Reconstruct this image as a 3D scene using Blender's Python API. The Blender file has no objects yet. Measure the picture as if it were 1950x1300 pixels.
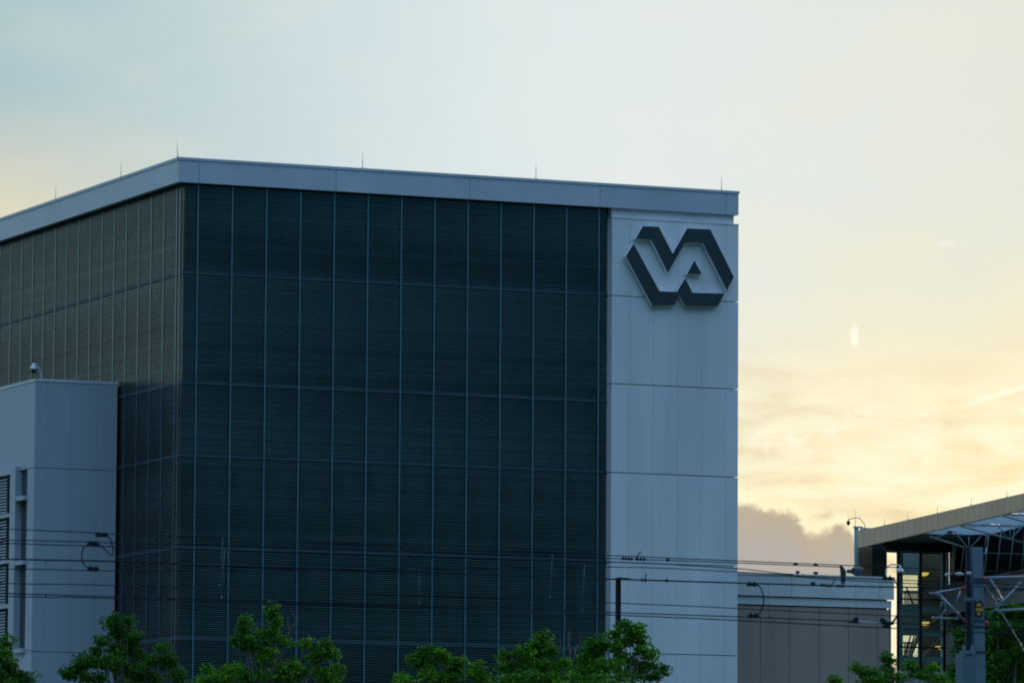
import bpy, bmesh, math, random
from mathutils import Vector, Matrix
R_ = math.radians
random.seed(7)
sc = bpy.context.scene
COL = sc.collection

# ------------------------------------------------------------------ camera
F_PX, PW, PH = 10816.4, 1950.0, 1300.0
YAW, PITCH, ROLL = R_(23.3366), R_(5.6461), R_(0.3704)
EYE = Vector((0, 0, 3.0))
cy, sy, cp, sp = math.cos(YAW), math.sin(YAW), math.cos(PITCH), math.sin(PITCH)
FW = Vector((sy * cp, cy * cp, sp))
R0 = Vector((cy, -sy, 0)); U0 = R0.cross(FW)
cr, sr = math.cos(ROLL), math.sin(ROLL)
RT = R0 * cr + U0 * sr
UP = -R0 * sr + U0 * cr
cam = bpy.data.cameras.new('camera'); co = bpy.data.objects.new('camera', cam); COL.objects.link(co)
M = Matrix((RT, UP, -FW)).transposed().to_4x4(); M.translation = EYE
co.matrix_world = M
cam.sensor_width = 36; cam.lens = 36 * F_PX / PW
cam.clip_start = 1; cam.clip_end = 6000
cam.dof.use_dof = True; cam.dof.focus_distance = 268; cam.dof.aperture_fstop = 9.0
sc.camera = co

# ------------------------------------------------------------------ world
SUN_AZ, SUN_EL = R_(23.3 + 14), R_(5)          # azimuth from +Y towards +X
w = bpy.data.worlds.new('World'); sc.world = w; w.use_nodes = True
nt = w.node_tree; N = nt.nodes; L = nt.links
for n in list(N): N.remove(n)
def nd(tree, t, **k):
    n = tree.nodes.new(t)
    for a, b in k.items(): setattr(n, a, b)
    return n
def mth(op, a, b=None, c=None, clamp=False, tree=None):
    tree = tree or nt
    n = tree.nodes.new('ShaderNodeMath'); n.operation = op; n.use_clamp = clamp
    for i, v in enumerate((a, b, c)):
        if v is None: continue
        if isinstance(v, (int, float)): n.inputs[i].default_value = v
        else: tree.links.new(v, n.inputs[i])
    return n.outputs[0]
def sstep(x, a, b, tree=None):
    tree = tree or nt
    n = tree.nodes.new('ShaderNodeMapRange'); n.interpolation_type = 'SMOOTHSTEP'
    n.inputs[1].default_value = a; n.inputs[2].default_value = b
    tree.links.new(x, n.inputs[0]); return n.outputs[0]
def mixc(f, a, b, tree=None, mode='MIX'):
    tree = tree or nt
    n = tree.nodes.new('ShaderNodeMix'); n.data_type = 'RGBA'; n.blend_type = mode
    for s, v in ((0, f), (6, a), (7, b)):
        if isinstance(v, (int, float)): n.inputs[s].default_value = v
        elif isinstance(v, tuple): n.inputs[s].default_value = (*v, 1)
        else: tree.links.new(v, n.inputs[s])
    return n.outputs[2]
def srgb(r, g, b):
    f = lambda c: c / 12.92 if c <= .04045 else ((c + .055) / 1.055) ** 2.4
    return (f(r / 255), f(g / 255), f(b / 255))
tc = nd(nt, 'ShaderNodeTexCoord'); D = tc.outputs['Generated']
def dotv(v):
    n = N.new('ShaderNodeVectorMath'); n.operation = 'DOT_PRODUCT'; L.new(D, n.inputs[0]); n.inputs[1].default_value = v
    return n.outputs['Value']
# sky coordinates in degrees: az (from +Y towards +X) and elevation
sep = nd(nt, 'ShaderNodeSeparateXYZ'); L.new(D, sep.inputs[0])
az = mth('MULTIPLY', mth('ARCTAN2', sep.outputs[0], sep.outputs[1]), 180 / math.pi)
el = mth('MULTIPLY', mth('ARCSINE', sep.outputs[2]), 180 / math.pi)
comb = nd(nt, 'ShaderNodeCombineXYZ'); L.new(az, comb.inputs[0]); L.new(el, comb.inputs[1]); AE = comb.outputs[0]
def noise(scale, detail=4, rough=.55, stretch=(1, 1, 1), loc=(0, 0, 0), dist=0.0):
    m = nd(nt, 'ShaderNodeMapping'); m.inputs['Scale'].default_value = stretch; m.inputs['Location'].default_value = loc
    L.new(AE, m.inputs[0])
    n = nd(nt, 'ShaderNodeTexNoise'); n.inputs['Scale'].default_value = scale; n.inputs['Detail'].default_value = detail
    n.inputs['Roughness'].default_value = rough; n.inputs['Distortion'].default_value = dist
    L.new(m.outputs[0], n.inputs['Vector']); return n.outputs[0]
sdir = (math.sin(SUN_AZ) * math.cos(SUN_EL), math.cos(SUN_AZ) * math.cos(SUN_EL), math.sin(SUN_EL))
c = dotv(sdir)
# broad evening sky: bright towards the sunset, behind the viewer dim low down, unseen upper part boosted blue to light the panels
back = mixc(sstep(el, 14, 42), (.014, .098, .175), (.56, .93, 1.52))
front = mixc(sstep(az, 15.2, 25.2), srgb(150, 184, 192), srgb(223, 235, 238))
front = mixc(sstep(az, 22, 31), front, srgb(224, 227, 214))
warm = mth('MULTIPLY', sstep(el, 7.5, 4.2), sstep(az, 20, 29.5))
warm = mth('ADD', warm, mth('MULTIPLY', mth('SUBTRACT', noise(.55, 3, .5, (1, 2, 1)), .5), .55), clamp=True)
front = mixc(warm, front, srgb(254, 237, 186))
lw = mth('MULTIPLY', mth('MULTIPLY', sstep(el, 8.3, 6.6), sstep(az, 21.0, 17.8)), 1.0)
front = mixc(mth('MULTIPLY', lw, .8), front, mixc(mth('MULTIPLY', sstep(az, -34, -27), sstep(az, 12, 4)), srgb(238, 224, 190), srgb(178, 200, 196)))  # unseen left sky tinted: cream to warm the fascia, teal for louvre reflections
soft = noise(.5, 3, .5, (1, 1.8, 1), (3, 1, 0))
front = mixc(mth('MULTIPLY', sstep(soft, .42, .75), .16), front, srgb(236, 238, 226))
t = sstep(c, -.15, .93)
t2 = mth('POWER', t, 1.35)
sky = mixc(t2, back, front)
# low streaks of brighter and greyer haze near the sunset
st = noise(1.3, 5, .6, (.55, 2.2, 1), (7, 2, 0), .4)
win = mth('MULTIPLY', sstep(az, 70, 40), sstep(az, -5, 15))
ms = mth('MULTIPLY', mth('MULTIPLY', sstep(el, 6.0, 4.6), sstep(az, 22, 25)), win)
sky = mixc(mth('MULTIPLY', mth('MULTIPLY', sstep(st, .44, .62), ms), .9), sky, srgb(255, 248, 216))
sky = mixc(mth('MULTIPLY', mth('MULTIPLY', sstep(st, .48, .3), ms), .8), sky, srgb(226, 209, 168))
# small bright tufts along a rising line
def aepx(px, py):
    d = (FW * F_PX + RT * (px - PW / 2) - UP * (py - PH / 2)).normalized()
    return math.degrees(math.atan2(d.x, d.y)), math.degrees(math.asin(d.z))
tu = noise(5.5, 5, .62, (1, 1.25, 1), (1.7, 5, 0), .5)
(a0, e0), (a1, e1) = aepx(1440, 855), aepx(1700, 775)
ln = mth('SUBTRACT', el, mth('MULTIPLY_ADD', az, (e1 - e0) / (a1 - a0), e0 - a0 * (e1 - e0) / (a1 - a0)))
band = mth('SUBTRACT', 1, sstep(mth('ABSOLUTE', ln), .02, .17))
band = mth('MULTIPLY', mth('MULTIPLY', band, sstep(az, a0 - .2, a0 + .3)), sstep(az, a1 + .3, a1 - .2))
sky = mixc(mth('MULTIPLY', mth('MULTIPLY', band, sstep(tu, .47, .6)), .8), sky, srgb(255, 248, 224))
# contrail
(a0, e0), (a1, e1) = aepx(1815, 777), aepx(1950, 737)
k = (e1 - e0) / (a1 - a0)
wob = mth('MULTIPLY', mth('SUBTRACT', noise(6, 3), .5), .05)
ln = mth('ABSOLUTE', mth('ADD', wob, mth('SUBTRACT', el, mth('MULTIPLY_ADD', az, k, e0 - a0 * k))))
cm = mth('MULTIPLY', mth('SUBTRACT', 1, sstep(ln, .008, .045)), sstep(az, a0 - .05, a0 + .35))
sky = mixc(mth('MULTIPLY', mth('MULTIPLY', cm, win), .95), sky, srgb(255, 250, 222))
# wisp
def spot(px, py, rx, ry, amt, colr, ns, a, b):
    global sky
    aa, ee = aepx(px, py)
    qx = mth('DIVIDE', mth('SUBTRACT', az, aa), rx); qy = mth('DIVIDE', mth('SUBTRACT', el, ee), ry)
    r = mth('SQRT', mth('ADD', mth('MULTIPLY', qx, qx), mth('MULTIPLY', qy, qy)))
    r = mth('ADD', r, mth('MULTIPLY', mth('SUBTRACT', noise(ns, 4, .6), .5), 2.6))
    sky = mixc(mth('MULTIPLY', sstep(r, b, a), amt), sky, colr)
spot(1628, 636, .055, .12, .8, srgb(255, 253, 236), 8, .3, 1.1)
spot(1805, 464, .16, .03, .4, srgb(246, 246, 236), 8, .3, 1.1)
spot(1520, 870, .25, .12, .45, srgb(255, 250, 226), 6, .2, 1.3)
spot(1760, 830, .5, .16, .45, srgb(255, 249, 220), 3, .1, 1.3)
spot(1568, 982, .17, .045, .55, srgb(205, 188, 152), 5, .2, 1.2)
spot(1600, 1003, .10, .05, .5, srgb(196, 180, 154), 5, .2, 1.2)
# lilac cloud bank low on the horizon
def pl(pts):                                   # piecewise edge height (degrees) over azimuth
    cur = nd(nt, 'ShaderNodeFloatCurve'); cm_ = cur.mapping.curves[0]
    A = [aepx(*p) for p in pts]; amin, amax = A[0][0], A[-1][0]
    xs = [((a - amin) / (amax - amin), (e - 2.5) / 3) for a, e in A]
    while len(cm_.points) < len(xs): cm_.points.new(.5, .5)
    for pnt, (x, y) in zip(cm_.points, xs): pnt.location = (x, y); pnt.handle_type = 'AUTO'
    cur.mapping.update()
    u = mth('DIVIDE', mth('SUBTRACT', az, amin), amax - amin, clamp=True)
    L.new(u, cur.inputs['Value'])
    return mth('MULTIPLY_ADD', cur.outputs[0], 3.0, 2.5)
edge = pl([(1300, 950), (1405, 957), (1460, 968), (1515, 978), (1540, 1004), (1572, 1006), (1600, 992), (1618, 1008), (1632, 1050), (1660, 1240), (1720, 1245)])
cn = noise(3.2, 6, .6, (1, 1.3, 1), (2.2, .7, 0), .6)
dd = mth('ADD', mth('SUBTRACT', edge, el), mth('MULTIPLY', mth('SUBTRACT', cn, .5), .32))
dd = mth('ADD', dd, mth('MULTIPLY', mth('SUBTRACT', noise(13, 4, .6, (1, 1, 1), (4, 4, 0)), .5), .12))
cmask = mth('MULTIPLY', sstep(dd, -.03, .10), win)
ccol = mixc(sstep(dd, 0, .55), srgb(176, 164, 147), srgb(162, 163, 166))
ccol = mixc(mth('MULTIPLY', mth('SUBTRACT', noise(1.5, 4), .35, clamp=True), .25), ccol, srgb(204, 188, 164))
glow = mth('MULTIPLY', mth('MULTIPLY', sstep(dd, -.16, -.01), mth('SUBTRACT', 1, cmask)), win)
sky = mixc(mth('MULTIPLY', glow, .85), sky, srgb(255, 248, 206))
sky = mixc(mth('MULTIPLY', cmask, .95), sky, ccol)
sun_rot = SUN_AZ
ns_ = nd(nt, 'ShaderNodeTexSky', sky_type='NISHITA', sun_disc=False, sun_elevation=SUN_EL, sun_rotation=sun_rot, air_density=1.0, dust_density=1.5, ozone_density=2.0)
cl = mixc(1.0, ns_.outputs[0], (.03, .03, .03), mode='MULTIPLY')
sky10 = mixc(1.0, sky, (9.75, 9.75, 9.75), mode='MULTIPLY')
tot = mixc(1.0, sky10, cl, mode='ADD')
for n in N:
    if n.type == 'MIX': n.clamp_result = False
bg = nd(nt, 'ShaderNodeBackground'); bg.inputs[1].default_value = .1
L.new(tot, bg.inputs[0])
wo = nd(nt, 'ShaderNodeOutputWorld'); L.new(bg.outputs[0], wo.inputs[0])

sun = bpy.data.lights.new('sun', 'SUN'); sun.energy = 0.7; sun.angle = R_(6); sun.color = (1, .82, .55)
so = bpy.data.objects.new('sun', sun); COL.objects.link(so)
so.rotation_euler = (-Vector(sdir)).to_track_quat('-Z', 'Y').to_euler()
sc.view_settings.view_transform = 'Standard'; sc.view_settings.look = 'None'
sc.view_settings.exposure = 0; sc.view_settings.gamma = 1
sc.cycles.use_denoising = True
sc.cycles.filter_width = 1.9
sc.cycles.max_bounces = 6; sc.cycles.transparent_max_bounces = 16

# ------------------------------------------------------------------ helpers
def ray(px, py): return (FW * F_PX + RT * (px - PW / 2) - UP * (py - PH / 2)) / F_PX
def onY(px, py, Y): d = ray(px, py); return EYE + d * ((Y - EYE.y) / d.y)
def onX(px, py, X): d = ray(px, py); return EYE + d * ((X - EYE.x) / d.x)
def atD(px, py, dep): return EYE + ray(px, py) * dep

def mat(name, col, rough=.5, metal=0., var=.06, vscale=.6, spec=.5, emit=None, es=0., bump=0., bscale=20, rv=0., streak=False, isl=0.):
    m = bpy.data.materials.new(name); m.use_nodes = True; T = m.node_tree; b = T.nodes['Principled BSDF']
    b.inputs['Roughness'].default_value = rough; b.inputs['Metallic'].default_value = metal
    b.inputs['Specular IOR Level'].default_value = spec
    tcn = T.nodes.new('ShaderNodeTexCoord')
    nn = T.nodes.new('ShaderNodeTexNoise'); nn.inputs['Scale'].default_value = vscale; nn.inputs['Detail'].default_value = 5
    if streak:
        mp = T.nodes.new('ShaderNodeMapping'); mp.inputs['Scale'].default_value = (1, 1, .12)
        T.links.new(tcn.outputs['Object'], mp.inputs[0]); T.links.new(mp.outputs[0], nn.inputs['Vector'])
    else: T.links.new(tcn.outputs['Object'], nn.inputs['Vector'])
    a = tuple(x * (1 - var) for x in col); d = tuple(min(1, x * (1 + var)) for x in col)
    cc = mixc(sstep(nn.outputs[0], .3, .7, T), a, d, T)
    if isl:
        g_ = T.nodes.new('ShaderNodeNewGeometry'); v_ = mth('MULTIPLY_ADD', g_.outputs['Random Per Island'], 2 * isl, 1 - isl, tree=T)
        hs = T.nodes.new('ShaderNodeHueSaturation'); T.links.new(v_, hs.inputs['Value']); T.links.new(cc, hs.inputs['Color']); cc = hs.outputs[0]
    T.links.new(cc, b.inputs['Base Color'])
    if rv: T.links.new(mth('MULTIPLY_ADD', nn.outputs[0], rv, rough - rv / 2, tree=T), b.inputs['Roughness'])
    if bump:
        n2 = T.nodes.new('ShaderNodeTexNoise'); n2.inputs['Scale'].default_value = bscale; T.links.new(tcn.outputs['Object'], n2.inputs['Vector'])
        bp = T.nodes.new('ShaderNodeBump'); bp.inputs['Strength'].default_value = bump; bp.inputs['Distance'].default_value = .02
        T.links.new(n2.outputs[0], bp.inputs['Height']); T.links.new(bp.outputs[0], b.inputs['Normal'])
    if emit: b.inputs['Emission Color'].default_value = (*emit, 1); b.inputs['Emission Strength'].default_value = es
    return m
MT = {}
MT['panel'] = mat('white_panel', (.64, .66, .67), .38, .0, .07, .5, .5, rv=.12, streak=True, isl=.03)
MT['fascia'] = mat('fascia_panel', (.53, .56, .62), .34, .25, .06, .3, .5, rv=.1, isl=.04)
MT['annex'] = mat('annex_panel', (.40, .45, .49), .42, .05, .05, .4, .5, rv=.1, streak=True)
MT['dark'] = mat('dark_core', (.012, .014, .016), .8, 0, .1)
MT['joint'] = mat('joint', (.05, .06, .07), .8, 0, .1)
MT['slat'] = mat('louvre_slat', (.22, .27, .265), .27, .92, .22, .35, isl=.16)
MT['mull'] = mat('mullion', (.34, .44, .48), .3, 1.0, .08)
MT['band'] = mat('spandrel_band', (.035, .07, .09), .5, .3, .08)
MT['signface'] = mat('sign_face', (.016, .036, .038), .45, 0, .1)
MT['signrim'] = mat('sign_rim', (.85, .87, .87), .4, .3, .05)
MT['rod'] = mat('rod_metal', (.35, .36, .36), .5, .6, .05)
MT['lowwhite'] = mat('low_fascia', (.62, .64, .64), .45, .1, .05, .4, rv=.1)
MT['lowwall'] = mat('low_wall', (.31, .25, .21), .7, 0, .1, .5, bump=.1, streak=True, isl=.05)
MT['beige'] = mat('beige_panel', (1.0, .65, .44), .3, .5, .06, .3)
MT['brown'] = mat('brown_wall', (.24, .17, .10), .7, 0, .08)
MT['conc'] = mat('slab_edge', (.38, .52, .50), .6, 0, .08)
MT['white'] = mat('white_steel', (.55, .62, .66), .4, .1, .05)
MT['soffit'] = mat('canopy_sheet', (.62, .70, .78), .5, 0, .05)
def transmat():
    m = bpy.data.materials.new('canopy_sheet'); m.use_nodes = True; T = m.node_tree; b = T.nodes['Principled BSDF']
    b.inputs['Base Color'].default_value = (.75, .8, .85, 1); b.inputs['Roughness'].default_value = .5
    tr = T.nodes.new('ShaderNodeBsdfTranslucent'); tr.inputs[0].default_value = (.62, .74, .80, 1)
    mx = T.nodes.new('ShaderNodeMixShader'); mx.inputs[0].default_value = .6
    T.links.new(b.outputs[0], mx.inputs[1]); T.links.new(tr.outputs[0], mx.inputs[2]); T.links.new(mx.outputs[0], T.nodes['Material Output'].inputs[0])
    return m
MT['soffit'] = transmat()
MT['blackframe'] = mat('black_frame', (.02, .022, .025), .4, .3, .05)
MT['darkglass'] = mat('dark_glass', (.01, .014, .018), .2, 0, .1)
MT['galv'] = mat('galvanised_steel', (.17, .23, .28), .38, .5, .14, 3, rv=.2)
MT['pole_dark'] = mat('dark_steel', (.035, .055, .07), .45, .4, .1, 3)
MT['teal'] = mat('weight_tube', (.10, .17, .20), .5, .3, .1, 2)
MT['wire'] = mat('wire_metal', (.008, .018, .026), .7, 0, .1, spec=.1)
MT['red'] = mat('red_insulator', (.32, .015, .018), .45, 0, .1)
MT['grey_ins'] = mat('grey_insulator', (.35, .38, .38), .4, 0, .1)
MT['black'] = mat('black_paint', (.008, .009, .011), .6, 0, .1, spec=.15)
MT['camera'] = mat('camera_housing', (.62, .66, .68), .35, 0, .04)
MT['plate'] = mat('plate_black', (.008, .01, .02), .4, 0, .05)
MT['greenglass'] = mat('green_glass', (.02, .06, .065), .25, 0, .2)
MT['yellow'] = mat('plate_lettering', (.95, .55, .02), .5, 0, .03)
MT['lamp'] = mat('lit_lamp', (.9, .7, .2), .5, 0, 0, emit=(1, .66, .12), es=1.0)
MT['bark'] = mat('bark', (.13, .12, .11), .85, 0, .25, 6, bump=.4)
MT['twig'] = mat('bare_twig', (.20, .19, .20), .85, 0, .2, 6)
MT['road'] = mat('asphalt', (.05, .05, .052), .9, 0, .15, 2, bump=.2)
MT['ground'] = mat('grass_ground', (.05, .075, .03), .95, 0, .3, .4)
MT['ballast'] = mat('ballast', (.14, .13, .12), .95, 0, .3, 12, bump=.5)
MT['paint'] = mat('road_paint', (.75, .75, .72), .7)
MT['kerb'] = mat('kerb_concrete', (.38, .37, .35), .85)
def leafmat(name, c1, c2, c3):
    m = bpy.data.materials.new(name); m.use_nodes = True; T = m.node_tree; b = T.nodes['Principled BSDF']
    g = T.nodes.new('ShaderNodeNewGeometry')
    cr_ = T.nodes.new('ShaderNodeValToRGB'); e = cr_.color_ramp.elements
    e[0].color = (*c1, 1); e[1].color = (*c3, 1); k_ = cr_.color_ramp.elements.new(.55); k_.color = (*c2, 1)
    tcn = T.nodes.new('ShaderNodeTexCoord'); nn = T.nodes.new('ShaderNodeTexNoise'); nn.inputs['Scale'].default_value = 1.6
    T.links.new(tcn.outputs['Object'], nn.inputs['Vector'])
    v = mth('ADD', mth('MULTIPLY', g.outputs['Random Per Island'], .6), mth('MULTIPLY', sstep(nn.outputs[0], .35, .65, T), .4, tree=T), tree=T)
    v.node.inputs[0]
    # inputs above live in this tree
    T.links.new(v, cr_.inputs[0]); T.links.new(cr_.outputs[0], b.inputs['Base Color'])
    b.inputs['Roughness'].default_value = .55; b.inputs['Specular IOR Level'].default_value = .25
    tr = T.nodes.new('ShaderNodeBsdfTranslucent'); T.links.new(cr_.outputs[0], tr.inputs[0])
    mx = T.nodes.new('ShaderNodeMixShader'); mx.inputs[0].default_value = .35
    T.links.new(b.outputs[0], mx.inputs[1]); T.links.new(tr.outputs[0], mx.inputs[2])
    T.links.new(mx.outputs[0], T.nodes['Material Output'].inputs[0])
    return m
_m = mth
def mth(op, a, b=None, c=None, clamp=False, tree=None):
    if tree is None:
        for v in (a, b, c):
            if v is not None and not isinstance(v, (int, float)): tree = v.node.id_data; break
    return _m(op, a, b, c, clamp, tree)
MT['leaf'] = leafmat('leaf_green', (.016, .085, .003), (.05, .19, .006), (.18, .40, .014))
MT['leafdark'] = leafmat('leaf_dark_green', (.012, .065, .003), (.032, .13, .005), (.10, .28, .010))
def glassmat():
    m = bpy.data.materials.new('stair_glass'); m.use_nodes = True; T = m.node_tree
    T.nodes.remove(T.nodes['Principled BSDF'])
    g = T.nodes.new('ShaderNodeBsdfGlossy'); g.inputs['Roughness'].default_value = .05; g.inputs[0].default_value = (.8, .9, .95, 1)
    tr = T.nodes.new('ShaderNodeBsdfTransparent'); tr.inputs[0].default_value = (.80, .86, .84, 1)
    mx = T.nodes.new('ShaderNodeMixShader'); mx.inputs[0].default_value = .08
    T.links.new(tr.outputs[0], mx.inputs[1]); T.links.new(g.outputs[0], mx.inputs[2]); T.links.new(mx.outputs[0], T.nodes['Material Output'].inputs[0])
    return m
MT['glass'] = glassmat()

class MB:
    def __init__(s): s.v = []; s.f = []; s.sm = []
    def face(s, pts, smooth=False):
        n = len(s.v); s.v += [Vector(p) for p in pts]; s.f.append(list(range(n, n + len(pts)))); s.sm.append(smooth)
    def box(s, x0, y0, z0, x1, y1, z1):
        n = len(s.v)
        s.v += [Vector(p) for p in ((x0, y0, z0), (x1, y0, z0), (x1, y1, z0), (x0, y1, z0), (x0, y0, z1), (x1, y0, z1), (x1, y1, z1), (x0, y1, z1))]
        for q in ((0, 3, 2, 1), (4, 5, 6, 7), (0, 1, 5, 4), (1, 2, 6, 5), (2, 3, 7, 6), (3, 0, 4, 7)): s.f.append([n + i for i in q]); s.sm.append(False)
    def hexa(s, p):                      # eight corners ordered like box
        n = len(s.v); s.v += [Vector(q) for q in p]
        for q in ((0, 3, 2, 1), (4, 5, 6, 7), (0, 1, 5, 4), (1, 2, 6, 5), (2, 3, 7, 6), (3, 0, 4, 7)): s.f.append([n + i for i in q]); s.sm.append(False)
    def tube(s, pts, r, n=8, r1=None, caps=True):
        pts = [Vector(p) for p in pts]; rings = []; m = len(pts)
        prev = None
        for i, p in enumerate(pts):
            d = (pts[min(i + 1, m - 1)] - pts[max(i - 1, 0)]).normalized()
            ref = Vector((0, 0, 1)) if abs(d.z) < .9 else Vector((1, 0, 0))
            a = d.cross(ref).normalized() if prev is None else (prev - d * prev.dot(d)).normalized()
            prev = a; b = d.cross(a)
            rr = r if r1 is None else r + (r1 - r) * i / (m - 1)
            rings.append([len(s.v) + j for j in range(n)])
            s.v += [p + a * (rr * math.cos(2 * math.pi * j / n)) + b * (rr * math.sin(2 * math.pi * j / n)) for j in range(n)]
        for i in range(m - 1):
            for j in range(n):
                s.f.append([rings[i][j], rings[i][(j + 1) % n], rings[i + 1][(j + 1) % n], rings[i + 1][j]]); s.sm.append(True)
        if caps: s.f.append(rings[0][::-1]); s.sm.append(False); s.f.append(rings[-1]); s.sm.append(False)
    def lathe(s, base, axis, prof, n=14):   # prof: (distance along axis, radius)
        base = Vector(base); ax = Vector(axis).normalized(); ref = Vector((0, 0, 1)) if abs(ax.z) < .9 else Vector((1, 0, 0))
        a = ax.cross(ref).normalized(); b = ax.cross(a); rings = []
        for h, r in prof:
            rings.append([len(s.v) + j for j in range(n)])
            s.v += [base + ax * h + a * (r * math.cos(2 * math.pi * j / n)) + b * (r * math.sin(2 * math.pi * j / n)) for j in range(n)]
        for i in range(len(prof) - 1):
            for j in range(n): s.f.append([rings[i][j], rings[i][(j + 1) % n], rings[i + 1][(j + 1) % n], rings[i + 1][j]]); s.sm.append(True)
        s.f.append(rings[0][::-1]); s.sm.append(False); s.f.append(rings[-1]); s.sm.append(False)
    def prism(s, poly, off):               # polygon of points extruded by off
        poly = [Vector(p) for p in poly]; off = Vector(off); n = len(s.v); k = len(poly)
        s.v += poly + [p + off for p in poly]
        s.f.append(list(range(n, n + k))); s.sm.append(False); s.f.append([n + k + i for i in range(k)][::-1]); s.sm.append(False)
        for i in range(k): s.f.append([n + i, n + k + i, n + k + (i + 1) % k, n + (i + 1) % k]); s.sm.append(False)
    def build(s, name, m, parent=None, fix=True):
        me = bpy.data.meshes.new(name)
        org = parent.location.copy() if parent is not None and parent.type == 'EMPTY' else Vector((0, 0, 0))
        if parent is not None and parent.type == 'MESH' and parent.parent is not None: org = parent.parent.location.copy()
        if parent is None and s.v:
            xs = [p.x for p in s.v]; ys = [p.y for p in s.v]; zs = [p.z for p in s.v]
            org = Vector(((min(xs) + max(xs)) / 2, (min(ys) + max(ys)) / 2, min(zs)))
        me.from_pydata([p - org for p in s.v], [], s.f); me.update()
        for p_, q in zip(me.polygons, s.sm): p_.use_smooth = q
        if fix:
            bm = bmesh.new(); bm.from_mesh(me); bmesh.ops.recalc_face_normals(bm, faces=bm.faces); bm.to_mesh(me); bm.free()
        me.materials.append(MT[m])
        o = bpy.data.objects.new(name, me); COL.objects.link(o)
        if parent is not None: o.parent = parent
        else: o.location = org
        return o
def tag(o, label=None, cat=None, group=None, kind=None):
    if label: o['label'] = label
    if cat: o['category'] = cat
    if group: o['group'] = group
    if kind: o['kind'] = kind
    return o
def thing(name, loc, label, cat, group=None):
    o = bpy.data.objects.new(name, None); COL.objects.link(o); o.location = loc; o.empty_display_size = .3
    return tag(o, label, cat, group)
def struct(name, mb, m):
    o = mb.build(name, m); o['kind'] = 'structure'; return o

# ------------------------------------------------------------------ ground
g = MB(); g.face([(-2500, -300, 0), (2500, -300, 0), (2500, 4000, 0), (-2500, 4000, 0)]); struct('ground', g, 'ground')
g = MB(); g.face([(-600, 92, .004), (600, 92, .004), (600, 112, .004), (-600, 112, .004)]); struct('road', g, 'road')
g = MB()
for k_ in range(-60, 60): g.box(k_ * 9, 101.9, .008, k_ * 9 + 3, 102.05, .012)
struct('road_markings', g, 'paint')
g = MB(); g.box(-600, 112, 0, 600, 112.3, .13); g.box(-600, 91.7, 0, 600, 92, .13); struct('kerb', g, 'kerb')
g = MB(); g.hexa([(-600, 64, .0), (600, 64, .0), (600, 84, .0), (-600, 84, .0), (-600, 66, .35), (600, 66, .35), (600, 82, .35), (-600, 82, .35)]); struct('track_bed', g, 'ballast')

# ------------------------------------------------------------------ main building
YP, YF = 249.5, 250.0
c0 = onY(340.3, 298.5, YP); XP = c0.x
c1 = onY(1406.4, 364.8, YP); XE = c1.x
ZT = (c0.z + c1.z) / 2
ZB = (onY(340.3, 346.4, YP).z + onY(1405.8, 409.3, YP).z) / 2
XS = XP + .5                                     # screen plane on the left face
XTL = onY(1165.0, 640, YP).x                     # left edge of the white tower
YBK = YF + 55
bld = thing('office_building', (XP, YP, 0), 'large building wrapped in dark louvres, with pale roof band and white end tower', 'building')
b = MB()
b.box(XS + .15, YF + .15, 0, XE - .3, YBK, ZB + .2)
b.box(XTL + .25, YP + .35, 0, XE - .05, YF + 2, ZB - .6)
b.build('core_wall', 'dark', bld)
b = MB(); b.box(XP + .06, YP + .06, ZB + .25, XE - .06, YBK, ZT - .12); b.build('roof', 'joint', bld)
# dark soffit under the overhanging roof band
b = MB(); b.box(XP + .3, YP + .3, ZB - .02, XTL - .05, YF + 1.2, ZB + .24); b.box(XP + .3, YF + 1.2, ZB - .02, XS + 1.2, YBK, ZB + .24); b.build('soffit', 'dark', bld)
# roof band panels, front and left
b = MB(); gap = .022
xs = [XP] + [onY(px, 350, YP).x for px in (379, 640, 895, 1143, 1383)] + [XE]
for i in range(len(xs) - 1):
    b.box(xs[i] + (gap / 2 if i else 0), YP, ZB, xs[i + 1] - (gap / 2 if i < len(xs) - 2 else 0), YP + .25, ZT - .14)
ys = [YP + .25] + [onX(px, 400, XP).y for px in (295.6, 202.6, 113, 27)]
st_ = ys[-1] - ys[-2]
while ys[-1] < YBK: ys.append(ys[-1] + st_)
for i in range(len(ys) - 1): b.box(XP, ys[i] + (.006 if i else .0), ZB, XP + .25, ys[i + 1] - .006, ZT - .14)
b.box(XE - .25, YP + .25, ZB, XE, YBK, ZT - .14)
b.build('roof_band', 'fascia', bld)
b = MB(); b.box(XP - .04, YP - .04, ZT - .13, XE + .04, YP + .35, ZT); b.box(XP - .04, YP + .35, ZT - .13, XP + .35, YBK, ZT); b.box(XE - .35, YP + .35, ZT - .13, XE + .04, YBK, ZT)
b.build('coping', 'fascia', bld)
# recessed strip between roof band and tower
ZR = (onY(1166, 414.5, YP).z + onY(1405, 427.5, YP).z) / 2
b = MB(); b.box(XTL + .05, YP + .2, ZR - .2, XE - .16, YF + 1, ZB - .002); b.build('reveal_strip', 'panel', bld)
b = MB(); b.box(XTL - .01, YP - .03, ZR - .02, XE + .02, YP + .3, ZR + .03); b.build('tower_coping', 'panel', bld)
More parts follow.
